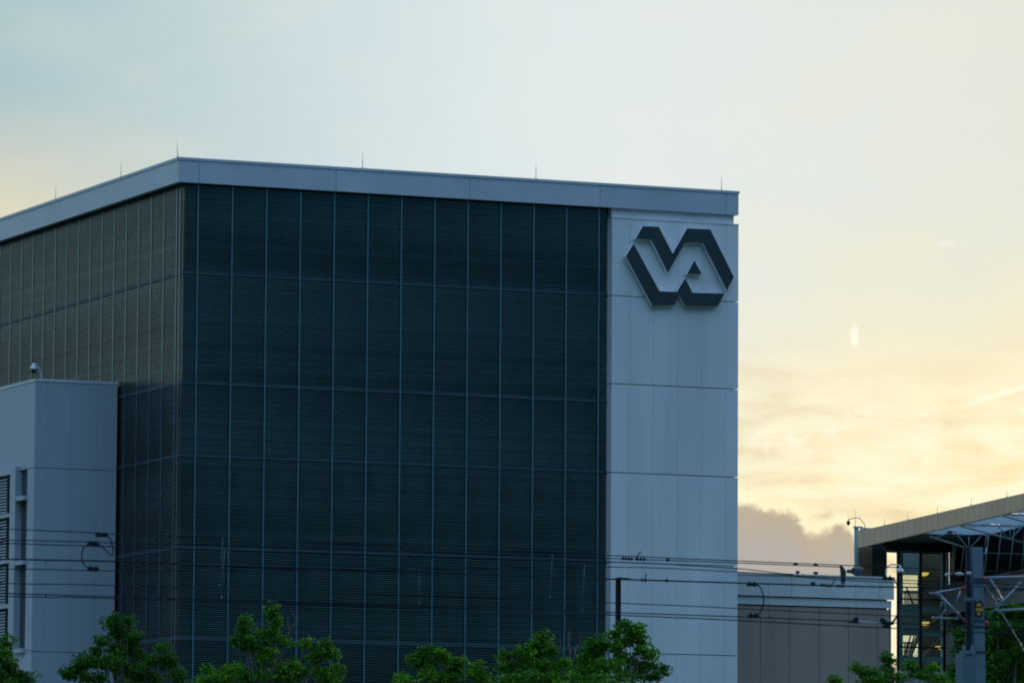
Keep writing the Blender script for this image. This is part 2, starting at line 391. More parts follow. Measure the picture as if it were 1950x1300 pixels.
# tower cladding
hz = [ZR - .02] + [onY(1165, y, YP).z * .5 + onY(1405, y2, YP).z * .5 for y, y2 in ((562.3, 575), (729.8, 740.9), (898.3, 908.9), (1069, 1078.5), (1240.3, 1249.2))]
hz += [hz[-1] - (hz[2] - hz[3]) * k_ for k_ in (1, 2)] + [0.0]
vx = [XTL] + [onY(px, 1200, YP).x for px in (1196.0, 1242, 1288.5, 1334.8, 1381)] + [XE]
b = MB()
for i in range(len(hz) - 1):
    skip_h = (i == 3)
    z1 = hz[i] - (0 if i == 0 else .02); z0 = hz[i + 1] + .02
    for j in range(len(vx) - 1):
        dx = random.uniform(-.003, .003)
        b.box(vx[j] + (.005 if j else 0), YP + dx, z0, vx[j + 1] - (.005 if j < len(vx) - 2 else 0), YP + .3, z1)
    # left return of the tower
    b.box(XTL, YP + .303, z0, XTL + .22, YF + .85, z1)
b.build('tower_cladding', 'panel', bld)
# screens: mullions, bands, louvres
bandz = []
for pl_ in (((350.8, 516.3), (1138.5, 555.9)), ((375, 726.2), (1138.5, 759.6)), ((369.2, 864.7), (1138.4, 892.5)), ((367, 1040), (1138, 1062.5)), ((362, 1213), (1138, 1229))):
    bandz.append(sum(onY(*q, YF).z for q in pl_) / 2)
bandz += [bandz[-1] - 4.2, bandz[-1] - 8.4]
XM = [onY(px, 500, YF).x for px in (375.3, 1139.6)]
nb = 12; mx_ = [XM[0] + (XM[1] - XM[0]) * i / nb for i in range(nb + 1)]
BH = .15
b = MB()
for z in bandz:
    b.box(XS + .02, YF - .005, z - BH, XTL - .02, YF + .06, z)
for o_ in [b.build('spandrel_band', 'band', bld)]: pass
b = MB()
for z in bandz: b.box(XS - .005, YF - .005 + .03, z - BH, XS + .06, YBK, z)
b.build('spandrel_band', 'band', bld)
mesh_m = None
def mullion(x0, y0, x1, y1):
    m = MB(); m.box(x0, y0, 0, x1, y1, ZB - .03); return m.build('mullion', 'mull', bld)
for x in mx_: mullion(x - .03, YF - .055, x + .03, YF - .007)
yl = [onX(px, 480, XS).y for px in (334.4, 311.4, 288.1, 264.8, 241.6, 218.3, 195.6, 172.7, 149.8, 127.5, 105.6, 84.0)]
def fit(ylist):
    n = len(ylist); mx = (n - 1) / 2; my = sum(ylist) / n
    s = sum((i - mx) * (y - my) for i, y in enumerate(ylist)) / sum((i - mx) ** 2 for i in range(n)); return my - s * mx, s
yb, ysn = fit(yl)
print('left spacing', ysn, 'front spacing', mx_[1] - mx_[0], 'ys', [round(y - YF, 2) for y in yl], 'ZT', ZT, 'XP', XP, 'XE', XE)
lefty = [onX(342.3, 480, XS).y] + [yb + ysn * i for i in range(int(50 / ysn))]
for y in lefty[:30]: mullion(XS - .012, y - .035, XS - .003, y + .035)
PIT = .0945
def slats(p0, p1, normal, name='louvre_panel', z_lo=None, z_hi=None, pit=PIT, mtl='slat', parent=None, dep=.075, ht=.036):
    """horizontal blades between p0 and p1 (plan points), lip facing normal"""
    m = MB(); n = Vector((*normal, 0)); a = Vector((*p0, 0)); c_ = Vector((*p1, 0))
    z = z_hi
    while z > z_lo:
        # front lip, sloping underside and top: a folded blade
        f0, f1 = a + Vector((0, 0, z)), c_ + Vector((0, 0, z))
        dn = Vector((0, 0, -ht)); bk = -n * dep + Vector((0, 0, .004))
        m.face([f0 + dn, f1 + dn, f1, f0]); m.face([f0, f1, f1 + bk, f0 + bk])
        m.face([f0 + dn, f0 + dn + bk, f1 + dn + bk, f1 + dn])
        z -= pit
    return m.build(name, mtl, parent or bld, fix=False)
zh = ZB - .08
proto = None
edges = [XS + .02] + mx_ + [XTL - .03]
for i in range(len(edges) - 1):
    if i in (0, len(edges) - 2):
        slats((edges[i] + (.035 if i else 0), YF + .015), (edges[i + 1] - .035, YF + .015), (0, -1), z_lo=.3, z_hi=zh)
    elif proto is None:
        proto = slats((edges[i], YF + .015), (edges[i + 1], YF + .015), (0, -1), z_lo=.3, z_hi=zh); px0 = edges[i]
    else:
        o = proto.copy(); COL.objects.link(o); o.parent = bld; o.location = proto.location + Vector((edges[i] - px0, 0, 0))
slats((XS + .015, YF + .04), (XS + .015, lefty[0]), (-1, 0), z_lo=.3, z_hi=zh)
slats((XS + .015, lefty[0]), (XS + .015, lefty[1]), (-1, 0), z_lo=.3, z_hi=zh)
proto = slats((XS + .015, lefty[1]), (XS + .015, lefty[2]), (-1, 0), z_lo=.3, z_hi=zh)
for i in range(2, min(29, len(lefty) - 1)):
    o = proto.copy(); COL.objects.link(o); o.parent = bld; o.location = proto.location + Vector((0, lefty[i] - lefty[1], 0))
# lightning rods on the roof edge
def rod(p, h, parent, tilt=0.0):
    m = MB(); p = Vector(p); m.tube([p, p + Vector((tilt, 0, h))], .016, 6, .008); m.lathe(p, (0, 0, 1), [(0, .05), (.05, .05), (.08, .02)], 8)
    return m.build('lightning_rod', 'rod', parent)
for px, y0, y1, tl in ((338.5, 298, 266, -.05), (690.5, 321, 289, 0), (1020.5, 342, 310, 0), (1374, 362, 331, 0)):
    p = onY(px, y0, YP + .1); rod((p.x, p.y, ZT - .02), (y0 - y1) / 41.0, bld, tl)
for px, y0, y1 in ((230.5, 335, 305), (106, 377, 348)):
    p = onX(px, y0, XP + .1); rod((p.x, p.y, ZT - .02), (y0 - y1) / 40.0, bld)

# ------------------------------------------------------------------ emblem
S4 = 4.482
YE = YP - .28
sg = thing('emblem_sign', onY(1295, 585, YE), 'dark angular emblem of interlocking V and A shapes high on the white tower', 'sign')
upper = [(465, 448), (605, 455), (722, 682), (843, 468), (1045, 476), (1247, 885), (1184, 1002), (979, 598), (831, 592), (682, 852), (540, 572), (403, 561)]
lower = [(388, 595), (612, 1004), (757, 1009), (828, 890), (893, 1016), (1168, 1023), (1107, 1139), (828, 1136), (780, 1048), (738, 1129), (548, 1131), (320, 708)]
tri = [(906, 738), (976, 863), (841, 861)]
for nm, poly in (('upper_piece', upper), ('lower_piece', lower), ('triangle_piece', tri)):
    P = [onY(1120 + x / S4, 330 + y / S4, YE) for x, y in poly]
    m = MB(); m.prism([p + Vector((0, .012, 0)) for p in P], (0, .19, 0)); rim = m.build(nm, 'signrim', sg)
    # a thin pale trim line round the dark face
    cx = sum((p for p in P), Vector()) / len(P)
    Q = []; k2 = len(P); area = sum(P[i].x * P[(i + 1) % k2].z - P[(i + 1) % k2].x * P[i].z for i in range(k2)); sg_ = 1 if area > 0 else -1
    for i in range(k2):
        e1 = (P[i] - P[i - 1]); e2 = (P[(i + 1) % k2] - P[i]); n1 = Vector((-e1.z, 0, e1.x)).normalized() * sg_; n2 = Vector((-e2.z, 0, e2.x)).normalized() * sg_
        bs = (n1 + n2).normalized(); Q.append(P[i] + bs * (.014 / max(.35, bs.dot(n1))))
    m = MB(); m.prism(Q, (0, .011, 0)); m.build('face', 'signface', rim)
for x, y in ((600, 500), (860, 540), (1050, 600), (1200, 880), (480, 900), (650, 1060), (950, 1080), (905, 820), (700, 760)):
    m = MB(); p = onY(1120 + x / S4, 330 + y / S4, YE); m.box(p.x - .03, YE + .15, p.z - .03, p.x + .03, YP + .02, p.z + .03); m.build('mounting_stud', 'joint', sg)

# ------------------------------------------------------------------ annex at the left
YA = onX(227, 728, XS).y                          # front plane of annex
pa = onY(67.6, 720.3, YA); XA = pa.x; ZA = pa.z
an = thing('annex_building', (XA, YA, 0), 'lower white metal clad block at the left with louvred windows, abutting the dark louvred building', 'building')
b = MB(); b.box(XA + .12, YA + .12, 0, XS - .12, YA + 25, ZA - .15); b.build('core_wall', 'joint', an)
sz = [ZA - .13] + [onY(64.8, 890, YA).z, (onY(50.5, 1240.4, YA).z + onY(178.6, 1241.8, YA).z) / 2]
sz += [0.0]
vx = [XA] + [onY(px, 800, YA).x for px in (89, 137, 186)] + [XS - .085]
fy0, fy1 = onX(37, 950, XA).y, onX(27, 950, XA).y      # white vertical fin
ry = onX(51.5, 950, XA).y                         # right edge of recess
b = MB()
for i in range(3):
    for j in range(4):
        b.box(vx[j] + (.004 if j else 0), YA + random.uniform(-.002, .002), sz[i + 1] + .014, vx[j + 1] - (.004 if j < 3 else 0), YA + .1, sz[i] - (.014 if i else 0))
ztop = onX(20, 903, XA).z; zbot = onX(30, 1240, XA).z
b.box(XA, YA + .102, sz[1] + .014, XA + .1, YA + 25, sz[0])
b.box(XA, YA + .102, zbot, XA + .1, ry, sz[1] - .014); b.box(XA, YA + .102, 0, XA + .1, YA + 25, zbot - .02)
b.build('cladding', 'annex', an)
b = MB(); b.box(XA - .03, YA - .03, ZA - .125, XS - .085, YA + .25, ZA); b.box(XA - .03, YA + .25, ZA - .125, XA + .25, YA + 25, ZA); b.build('coping', 'panel', an)
# recess, frame fin, cross members and louvred windows on the left face
b = MB(); b.face([(XA + .35, ry, zbot), (XA + .35, YA + 25, zbot), (XA + .35, YA + 25, sz[1]), (XA + .35, ry, sz[1])]); b.build('window_glass', 'darkglass', an)
fr = MB(); fr.box(XA - .22, fy0, zbot + .02, XA + .3, fy1, ztop + .3)
for py_, in ((903,), (983,), (1070,), (1155,), (1237,)):
    z = onX(10, py_, XA).z; fr.box(XA - .18, fy1 + .002, z - .09, XA + .3, YA + 25, z + .09)
for py_ in (949, 1071, 1238):
    z = onX(43, py_, XA).z; fr.box(XA - .2, ry - .05, z - .1, XA + .3, fy0 - .002, z + .1)
fr.build('window_frame', 'annex', an)
zz = [onX(10, y, XA).z for y in (903, 983, 1070, 1155, 1237)]
for i in range(4):
    yw = onX(15, 950, XA).y
    bf = MB(); zt_, zb_ = zz[i] - .1, zz[i + 1] + .1
    bf.box(XA - .02, fy1 + .25, zb_ , XA + .1, yw, zt_); bf.box(XA - .02, yw + .002, zt_ - .12, XA + .1, YA + 24, zt_)
    wn = bf.build('window', 'black', an)
    sl = slats((XA - .06, yw - .02), (XA - .06, YA + 24), (-1, 0), 'louvre', zb_ + .08, zt_ - .14, .145, 'slat', wn, .06, .05)
    sl.data.materials[0] = MT['white']

# ------------------------------------------------------------------ low building right of the tower
YL = YP + 7
pl0, pl1 = onY(1403, 1087.3, YL), onY(1703, 1100.0, YL)
ZL = (pl0.z + pl1.z) / 2
XL0, XL1 = XE + .1, onY(1702.5, 1120, YL).x; XL2 = onY(1697, 1200, YL).x
zr = (onY(1408, 1131, YL).z + onY(1690, 1142, YL).z) / 2; zw = (onY(1408, 1148, YL).z + onY(1690, 1157.8, YL).z) / 2
lb = thing('low_building', (XL0, YL, 0), 'low building with pale fascia over a dark panelled wall, right of the white tower', 'building')
b = MB(); b.box(XL0 + .1, YL + .3, 0, XL2 - .1, YL + 16, ZL - .2); b.build('core_wall', 'joint', lb)
b = MB()
vs = [XL0] + [onY(px, 1110, YL).x for px in (1507.5, 1674.5)] + [XL1]
for j in range(3): b.box(vs[j] + (.012 if j else 0), YL, zr, vs[j + 1] - (.012 if j < 2 else 0), YL + .2, ZL - .1)
b.build('fascia', 'lowwhite', lb)
b = MB(); b.box(XL0, YL - .05, ZL - .095, XL1 + .04, YL + 16, ZL); b.build('roof', 'lowwhite', lb)
b = MB(); b.box(XL0, YL + .12, zw, XL2 + .08, YL + .29, zr - .06); b.build('lower_fascia', 'lowwhite', lb)
b = MB()
vs = [XL0] + [onY(px, 1200, YL).x for px in (1451, 1507, 1562.8, 1618.8, 1674.5)] + [XL2]
for j in range(6): b.box(vs[j] + (.014 if j else 0), YL + .18, 0, vs[j + 1] - (.014 if j < 5 else 0), YL + .28, zw - .07)
b.build('wall_panels', 'lowwall', lb)
b = MB(); b.box(XL2 + .002, YL + .16, 0, XL2 + .08, YL + .3, zw - .01); b.build('corner_trim', 'galv', lb)
def rv(px, w_, h_, y=YL + 1.2):
    p = onY(px, 1092, y); q = MB(); q.tube([(p.x, y, ZL - .02), (p.x, y, ZL + h_ * .6)], w_ * .5, 8); q.lathe((p.x, y, ZL + h_ * .55), (0, 0, 1), [(0, w_), (h_ * .25, w_ * .9), (h_ * .45, w_ * .3)], 10)
    return q.build('roof_vent', 'pole_dark', lb)
rv(1519, .13, .26); rv(1553.5, .16, .24); rv(1529, .05, .12); rv(1508, .1, .1)
b = MB(); p0, p1 = onY(1475, 1090, YL + .8), onY(1508, 1091, YL + .8); b.box(p0.x, YL + .8, ZL, p1.x, YL + 1.1, ZL + .07); b.build('roof_pipe', 'pole_dark', lb)

# ------------------------------------------------------------------ canopy building at the far right
YS = 312.0
def SY(px, py, dy=0): return onY(px, py, YS + dy)
gA = SY(1797, 1170)
pk = thing('canopy_building', (SY(1710, 1290).x, YS, 0), 'building with sloping beige roof fascia, trussed canopy and glazed stair tower at the far right', 'building')
fa_b, fa_t = atD(1633.5, 1043, 352), atD(1633.5, 1011, 352)
fb_b, fb_t = atD(1950, 970, 335), atD(1950, 938.5, 335)
dr = (fb_b - fa_b); drt = (fb_t - fa_t)
fe_b, fe_t = fa_b + dr * 2.2, fa_t + drt * 2.2
inn = Vector((1, .12, 0)).normalized()            # inward
b = MB(); nP = 62
for i in range(nP):
    t0, t1 = i / nP, (i + 1) / nP
    e_ = .0003
    q = [fa_b.lerp(fe_b, t0 + e_), fa_b.lerp(fe_b, t1 - e_), fa_t.lerp(fe_t, t1 - e_), fa_t.lerp(fe_t, t0 + e_)]
    b.hexa([q[0], q[1], q[1] + inn * .25, q[0] + inn * .25, q[3], q[2], q[2] + inn * .25, q[3] + inn * .25])
b.build('fascia', 'beige', pk)
# roof deck and soffit
def deck(f0, f1, s0, s1, dz, th, nm, m):
    q = MB(); A0, A1 = fa_t + drt * f0, fa_t + drt * f1; v = Vector((0, 0, dz)); u = Vector((0, 0, dz - th))
    q.hexa([A0 + inn * s0 + u, A1 + inn * s0 + u, A1 + inn * s1 + u, A0 + inn * s1 + u, A0 + inn * s0 + v, A1 + inn * s0 + v, A1 + inn * s1 + v, A0 + inn * s1 + v])
    return q.build(nm, m, pk)
deck(0, .34, .3, 20, -.12, .3, 'roof', 'joint')
deck(.34, 2.2, 6.4, 26, -.12, .3, 'roof', 'joint')
# white canopy sheets under the roof, nearer part only, with seams
ncan = 7
for i in range(ncan):
    t0 = .345 + (2.2 - .345) * i / ncan; t1 = .345 + (2.2 - .345) * (i + 1) / ncan - .012
    p0 = fa_b + dr * t0 + inn * .35 + Vector((0, 0, .12)); p1 = fa_b + dr * t1 + inn * .35 + Vector((0, 0, .12))
    b = MB()
    for k_ in range(3):
        s0, s1 = inn * (k_ * 2.0), inn * (k_ * 2.0 + 1.97); up0 = Vector((0, 0, .05 * k_)); h_ = Vector((0, 0, .008))
        b.hexa([p0 + s0 + up0, p1 + s0 + up0, p1 + s1 + up0, p0 + s1 + up0, p0 + s0 + up0 + h_, p1 + s0 + up0 + h_, p1 + s1 + up0 + h_, p0 + s1 + up0 + h_])
    b.build('canopy_sheet', 'soffit', pk)
    b = MB(); p2 = fa_b + dr * (t1 + .006) + inn * .35 + Vector((0, 0, .04)); b.tube([p2, p2 + inn * 6 + Vector((0, 0, .12))], .05, 6); b.build('purlin', 'galv', pk)
b = MB(); p0 = fa_b + inn * .3 + Vector((0, 0, .12)); p1 = p0 + dr * .30
b.hexa([p0, p1, p1 + inn * 14, p0 + inn * 14, p0 + Vector((0, 0, .1)), p1 + Vector((0, 0, .1)), p1 + inn * 14 + Vector((0, 0, .1)), p0 + inn * 14 + Vector((0, 0, .1))]); b.build('soffit', 'teal', pk)
# corner pilaster
p0 = SY(1627.3, 1004.5, 3); p1 = SY(1633.6, 1004.5, 3)
b = MB(); b.box(p0.x + .06, YS + 3, 0, p1.x + .05, YS + 3.18, p0.z); b.box(p0.x, YS + 2.95, p0.z, SY(1643, 1004, 3).x, YS + 3.2, p0.z + .1); b.build('corner_pier', 'conc', pk)
# upstand on the roof near the far end
q0, q1 = SY(1642, 1007, 6), SY(1692, 1003, 6)
b = MB(); b.box(q0.x, YS + 6, q0.z - 1.2, q1.x, YS + 6.3, (q0.z + q1.z) / 2); b.build('roof_upstand', 'conc', pk)
# recess walls beneath fascia
zt = SY(1650, 1025).z; ztl = SY(1700, 1043).z
x_ = lambda px, py=1100, dy=0: SY(px, py, dy).x
b = MB(); b.box(x_(1633, 1100, 3.2), YS + 3.2, 0, x_(1661, 1100, 3.2), YS + 3.4, SY(1640, 1040, 3.2).z + 1.0); b.build('recess_wall', 'brown', pk)
ga_, gb_ = x_(1661.5, 1100, 3.25), x_(1688, 1100, 3.25)
b = MB()
for k_ in range(6):
    xa = ga_ + (gb_ - ga_) * k_ / 6; b.box(xa + .02, YS + 3.22, 0, xa + (gb_ - ga_) / 6 - .06, YS + 3.27, zt)
b.build('glazing_strip', 'greenglass', pk)
b = MB(); b.box(ga_, YS + 3.28, 0, gb_ + .05, YS + 3.42, zt); b.build('glazing_backing', 'dark', pk)
zfr = SY(1700, 1047).z
b = MB(); b.box(x_(1687), YS + .05, zfr, x_(1812), YS + .45, zt + .6); b.build('beam', 'blackframe', pk)
b = MB(); b.box(x_(1688, 1100, 3.2), YS + 3.2, zfr + .1, x_(1800, 1100, 3.2), YS + 3.6, zt + .6); b.build('beam', 'blackframe', pk)
# stair tower: columns, slabs, walls, flights, glass
zb_ = SY(1750, 1277).z
b = MB(); b.box(x_(1711.5, 1100, .3), YS + .3, 0, x_(1719.5, 1100, .3), YS + .6, zfr); b.build('column', 'conc', pk)
b = MB(); b.box(x_(1798), YS + .05, 0, x_(1808), YS + .5, zfr + .3); b.build('column', 'white', pk)
b = MB(); b.box(x_(1707), YS - .15, 0, x_(1822), YS + .0, zb_); b.build('base_wall', 'lowwhite', pk)
def slab(py0, py1):
    z1, z0 = SY(1750, py0).z, SY(1750, py1).z
    q = MB(); q.box(x_(1719.7, 1100, .35), YS + .35, z0, x_(1797.3, 1100, .35), YS + .55, z1); return q.build('landing_slab', 'conc', pk)
for a_, b_ in ((1152, 1166), (1197, 1209), (1249, 1259), (1296, 1306)): slab(a_, b_)
# rear wall on the right half and storey panels at rear left, leaving openings to the sky
DR = 5.0
xr = lambda px: SY(px, 1100, DR).x
b = MB(); b.box(xr(1750.5), YS + DR, 0, xr(1797), YS + DR + .2, zt + .3); b.build('rear_wall', 'brown', pk)
def rz(py): return SY(1735, py, DR).z
for (pa_, pb_) in ((1040, 1094), (1151.5, 1208), (1249.5, 1330)):
    b = MB(); b.box(xr(1719), YS + DR, rz(pb_), xr(1750.3), YS + DR + .2, rz(pa_)); b.build('rear_panel', 'conc', pk)
# triangular daylight beside the flight: rear balustrades and stair stringers
def rail(pts, posts, r=.05):
    q = MB()
    for a_, c_ in pts: q.tube([SY(*a_, DR - .6), SY(*c_, DR - .6)], r, 6)
    for a_, c_ in posts: q.tube([SY(*a_, DR - .6), SY(*c_, DR - .6)], r * .7, 5)
    return q.build('stair_railing', 'blackframe', pk)
P = [((1720, 1125), (1750, 1125)), ((1720, 1128), (1750, 1128.3)), ((1726, 1118), (1740, 1152)), ((1720, 1151), (1750, 1151))]
rail(P, [((1722 + 2.6 * k_, 1126), (1722 + 2.6 * k_, 1151)) for k_ in range(11)])
P = [((1720, 1223), (1744, 1222)), ((1721, 1239), (1738, 1239)), ((1734, 1210), (1724, 1246)), ((1741, 1210), (1731, 1248)), ((1720, 1248), (1738, 1248))]
rail(P, [((1722 + 2.6 * k_, 1223), (1722 + 2.6 * k_, 1248)) for k_ in range(7)])
b = MB()
for (xa, ya, xb, yb2, th) in ((1750, 1209, 1733, 1250, 9), (1797, 1168, 1752, 1205, 6), (1752, 1108, 1795, 1150, 5), (1752, 1255, 1795, 1212, 6)):
    p, q = SY(xa, ya, DR - 1.8), SY(xb, yb2, DR - 1.8); tz = Vector((0, 0, th / 32)); dpt = Vector((0, .4, 0))
    b.hexa([p - tz, q - tz, q - tz + dpt, p - tz + dpt, p, q, q + dpt, p + dpt])
b.build('stair_flight', 'brown', pk)
for px, z0, z1 in ((1709.5, 1040, 1290), (1752.5, 1037, 1290), (1797, 1037, 1280)):
    b = MB(); b.box(x_(px) - .07, YS - .1, SY(px, z1).z, x_(px) + .07, YS - .002, SY(px, z0).z); b.build('glazing_mullion', 'blackframe', pk)
for py in (1141, 1232):
    b = MB(); z = SY(1750, py).z; b.box(x_(1707), YS - .13, z - .05, x_(1797), YS - .105, z + .05); b.build('glazing_transom', 'blackframe', pk)
b = MB(); z0, z1 = zb_, zfr; b.box(x_(1711.7), YS + .02, z0, x_(1796), YS + .04, z1); b.build('stair_glass', 'glass', pk)
for px, py in ((1760, 1089), (1761, 1183)):
    p = SY(px, py, 3.0); b = MB(); b.lathe(p + Vector((0, 0, .12)), (0, 0, -1), [(0, .16), (.06, .3), (.14, .32)], 12); b.box(p.x - .12, p.y + .1, p.z - .9, p.x + .12, p.y + .3, p.z); lf = b.build('wall_light', 'brown', pk)
    b = MB(); b.lathe(p - Vector((0, 0, .02)), (0, 0, -1), [(0, .3), (.1, .26), (.2, .12)], 12); b.build('lamp_lens', 'lamp', lf)
p = SY(1791, 1230, 2.0); b = MB(); b.lathe(p + Vector((0, 0, .1)), (0, 0, -1), [(0, .16), (.08, .36)], 12); lf = b.build('wall_light', 'brown', pk)
b = MB(); b.lathe(p, (0, 0, -1), [(0, .36), (.12, .2), (.2, .05)], 12); b.build('lamp_lens', 'lamp', lf)
# dark window wall running towards the viewer, leaning posts
wdir = dr.normalized(); wdh = Vector((dr.x, dr.y, 0))
w0 = SY(1808, 1100, .6); wtop0 = atD(1812, 1040, (w0 - EYE).dot(FW)); 
def onW(px, py, off=0.0):      # point on the vertical plane of the window wall
    nrm = Vector((-wdh.y, wdh.x, 0)).normalized()
    o_ = w0 + nrm * off; d = ray(px, py); return EYE + d * ((o_ - EYE).dot(nrm) / d.dot(nrm))
nrmW = Vector((-wdh.y, wdh.x, 0)).normalized()
if nrmW.x > 0: nrmW = -nrmW
def onW(px, py, off=0.0):
    o_ = w0 + nrmW * off; d = ray(px, py); return EYE + d * ((o_ - EYE).dot(nrmW) / d.dot(nrmW))
b = MB(); P = [onW(1808, 1040), onW(1860, 1024), onW(1960, 994), onW(2080, 958), onW(2080, 1340), onW(1808, 1340)]
b.prism(P, -nrmW * .3); b.build('window_wall', 'black', pk)
b = MB()
for x0, y0, x1, y1, r in ((1883, 1015, 1875, 1093, .045), (1879, 1016, 1876, 1040, .04), (1906.8, 1010, 1897, 1094, .03), (1931.7, 1006, 1922, 1089, .03), (1953, 1000, 1946, 1084, .03), (1835.5, 1036, 1829, 1092, .03), (1870, 1052, 1950, 1054, .02)):
    b.tube([onW(x0, y0, .4), onW(x1, y1, .4)], r, 6)
b.build('window_post', 'white', pk)
b = MB(); b.hexa([onW(1811, 1092, .2), onW(1817, 1092, .2), onW(1817, 1092, .05), onW(1811, 1092, .05), onW(1813, 1038, .2), onW(1821, 1038, .2), onW(1821, 1038, .05), onW(1813, 1038, .05)]); b.build('window_pier', 'white', pk)
# louvre bands below windows
def lband(tl, tr, br_, bl, n):
    q = MB()
    for k_ in range(n):
        f0, f1 = k_ / n, (k_ + .55) / n
        A = onW(tl[0], tl[1] + (bl[1] - tl[1]) * f0, .8); B = onW(tr[0], tr[1] + (br_[1] - tr[1]) * f0, .8)
        A2 = onW(bl[0], tl[1] + (bl[1] - tl[1]) * f1, .8); B2 = onW(br_[0], tr[1] + (br_[1] - tr[1]) * f1, .8)
        ins = -nrmW * .2 + Vector((0, 0, .1))
        q.hexa([A2, B2, B2 + ins, A2 + ins, A, B, B + ins, A + ins])
    o = q.build('louvre_band', 'louv', pk)
    q = MB(); P = [onW(tl[0], tl[1] - .5, .5), onW(tr[0], tr[1] - .5, .5), onW(br_[0], br_[1] + .5, .5), onW(bl[0], bl[1] + .5, .5)]
    q.prism(P, -nrmW * .25); q.build('louvre_backing', 'dark', pk)
MT['louv'] = mat('bronze_louvre', (.42, .38, .36), .5, .2, .1)
lband((1798, 1117), (2000, 1076), (2000, 1141), (1798, 1171), 13)
lband((1801, 1209), (1870, 1198), (1870, 1255), (1801, 1276), 14)
b = MB(); b.tube([onW(1798, 1116, 1.0), onW(2000, 1075, 1.0)], .07, 6); b.build('louvre_rail', 'brown', pk)
b = MB(); q = [onW(1797.5, 1171, .45), onW(1812, 1169, .45), onW(1812, 1209, .45), onW(1797.5, 1212, .45)]; b.prism(q, nrmW * .2); b.build('pier', 'brown', pk)
# canopy trusses
def truss(yref, segs):
    t_ = MB()
    xf = fa_b.x + dr.x * (yref - fa_b.y) / dr.y + .3
    for (x0, y0, x1, y1, r) in segs:
        a, b_ = onY(x0, y0, yref), onY(x1, y1, yref)
        if a.x < xf and b_.x > xf: a = a.lerp(b_, (xf - a.x) / (b_.x - a.x))
        t_.tube([a, b_], r * .72, 6)
    return t_.build('canopy_truss', 'white', pk)
ya_ = (fa_b + dr * .42).y; yb_ = (fa_b + dr * .60).y
truss(ya_, ((1740, 1011, 1838, 1042, .075), (1816.8, 1011.4, 1843, 1041, .05), (1845, 1021, 1845, 1041, .05), (1868, 1021, 1848, 1041, .05), (1784, 1022, 1808, 1014, .05)))
truss(yb_, ((1823.7, 999.6, 1960, 1035.5, .08), (1893, 992, 1919.3, 1024, .05), (1923.4, 1001, 1923.4, 1024, .05), (1952, 997, 1926, 1024, .05), (1845, 1004, 1885, 996, .045)))
truss((fa_b + dr * .85).y, ((1902.7, 979.6, 1990, 1004, .08), (1925, 985.9, 1946, 976, .05)))
for f_ in (1.35, 1.7):
    pA = fa_b + dr * f_; t_ = MB(); t_.tube([pA + Vector((0, 0, -.1)), pA + inn * 6 + Vector((0, 0, -1.9))], .08, 6); t_.tube([pA + inn * 3, pA + inn * 4.5 + Vector((0, 0, -1.4))], .05, 6); t_.build('canopy_truss', 'white', pk)
b = MB(); p = onY(1810, 1008, ya_); b.box(p.x - .18, ya_ - .1, p.z - .25, p.x + .1, ya_ + .1, p.z + .35); b.build('hanger_bracket', 'brown', pk); b = MB(); p = onY(1887, 989, yb_); b.box(p.x - .15, yb_ - .1, p.z - .2, p.x + .1, yb_ + .1, p.z + .3); b.build('hanger_bracket', 'brown', pk)
for px, yt, h in ((1682.5, 1000, .45), (1728, 991, .46), (1785, 979, .48), (1849, 963, .48), (1915, 947, .48)):
    f_ = (px - 1633.5) / (1950 - 1633.5); d_ = 352 * 335 / (335 + (352 - 335) * (1 - f_)) ; p = fa_t.lerp(fb_t, f_ * 352 / (352 * f_ + 335 * (1 - f_)) if False else f_) + inn * .15
    rod(p, h, pk)
rod(SY(1629, 1003, 4.5), 1.1, pk)

# ------------------------------------------------------------------ dome cameras
def dome_camera(pts, dome_r, label, dark=False, yref=0, group=None, foot=None):
    P = [Vector(p) for p in pts]
    t_ = thing('security_camera', P[0], label, 'security camera', group)
    q = MB(); q.tube(P, dome_r * .18, 8); q.lathe(P[0] , (0, 0, -1), [(-.0, dome_r * .6), (.05, dome_r * .6), (.07, dome_r * .25)], 10); q.build('arm', 'black' if dark else 'camera', t_)
    e = P[-1]
    q = MB(); q.lathe(e + Vector((0, 0, .02)), (0, 0, -1), [(0, dome_r * .3), (dome_r * .5, dome_r * .35), (dome_r * .9, dome_r * .8), (dome_r * 1.3, dome_r), (dome_r * 1.75, dome_r)], 16); q.build('housing', 'black' if dark else 'camera', t_)
    q = MB(); q.lathe(e - Vector((0, 0, dome_r * 1.72)), (0, 0, -1), [(0, dome_r * .75), (dome_r * .4, dome_r * .66), (dome_r * .75, dome_r * .35), (dome_r * .85, .01)], 14); q.build('lens_dome', 'darkglass', t_)
    return t_
ycam = YA + .12
foot = onY(79.5, 721, ycam); foot.z = ZA - .01
dome_camera([foot, onY(77, 709, ycam), onY(73.5, 698, ycam), onY(69, 693, ycam), onY(64, 692, ycam)], .185, 'pale dome camera on a bent arm at the corner of the left annex roof')
ycam = YL + .5
foot = onY(1688, 1098, ycam); foot.z = ZL - .01
dome_camera([foot, onY(1687, 1086, ycam), onY(1690, 1078, ycam), onY(1697, 1074, ycam), onY(1708, 1074.5, ycam), onY(1714, 1077, ycam)], .2, 'pale dome camera on an arched arm at the right end of the low roof')
ycam = YS + 3.4
foot = SY(1648, 1006, 3.4); foot.z = p0.z if False else foot.z - .1
dome_camera([SY(1647.5, 1009, 3.4), SY(1646.7, 998, 3.4), SY(1636, 985.3, 3.4), SY(1629, 985.8, 3.4), SY(1615.5, 988, 3.4), SY(1615.5, 990, 3.4)], .13, 'dark dome camera on a long crooked arm against the cloud at the beige roof corner', dark=True)
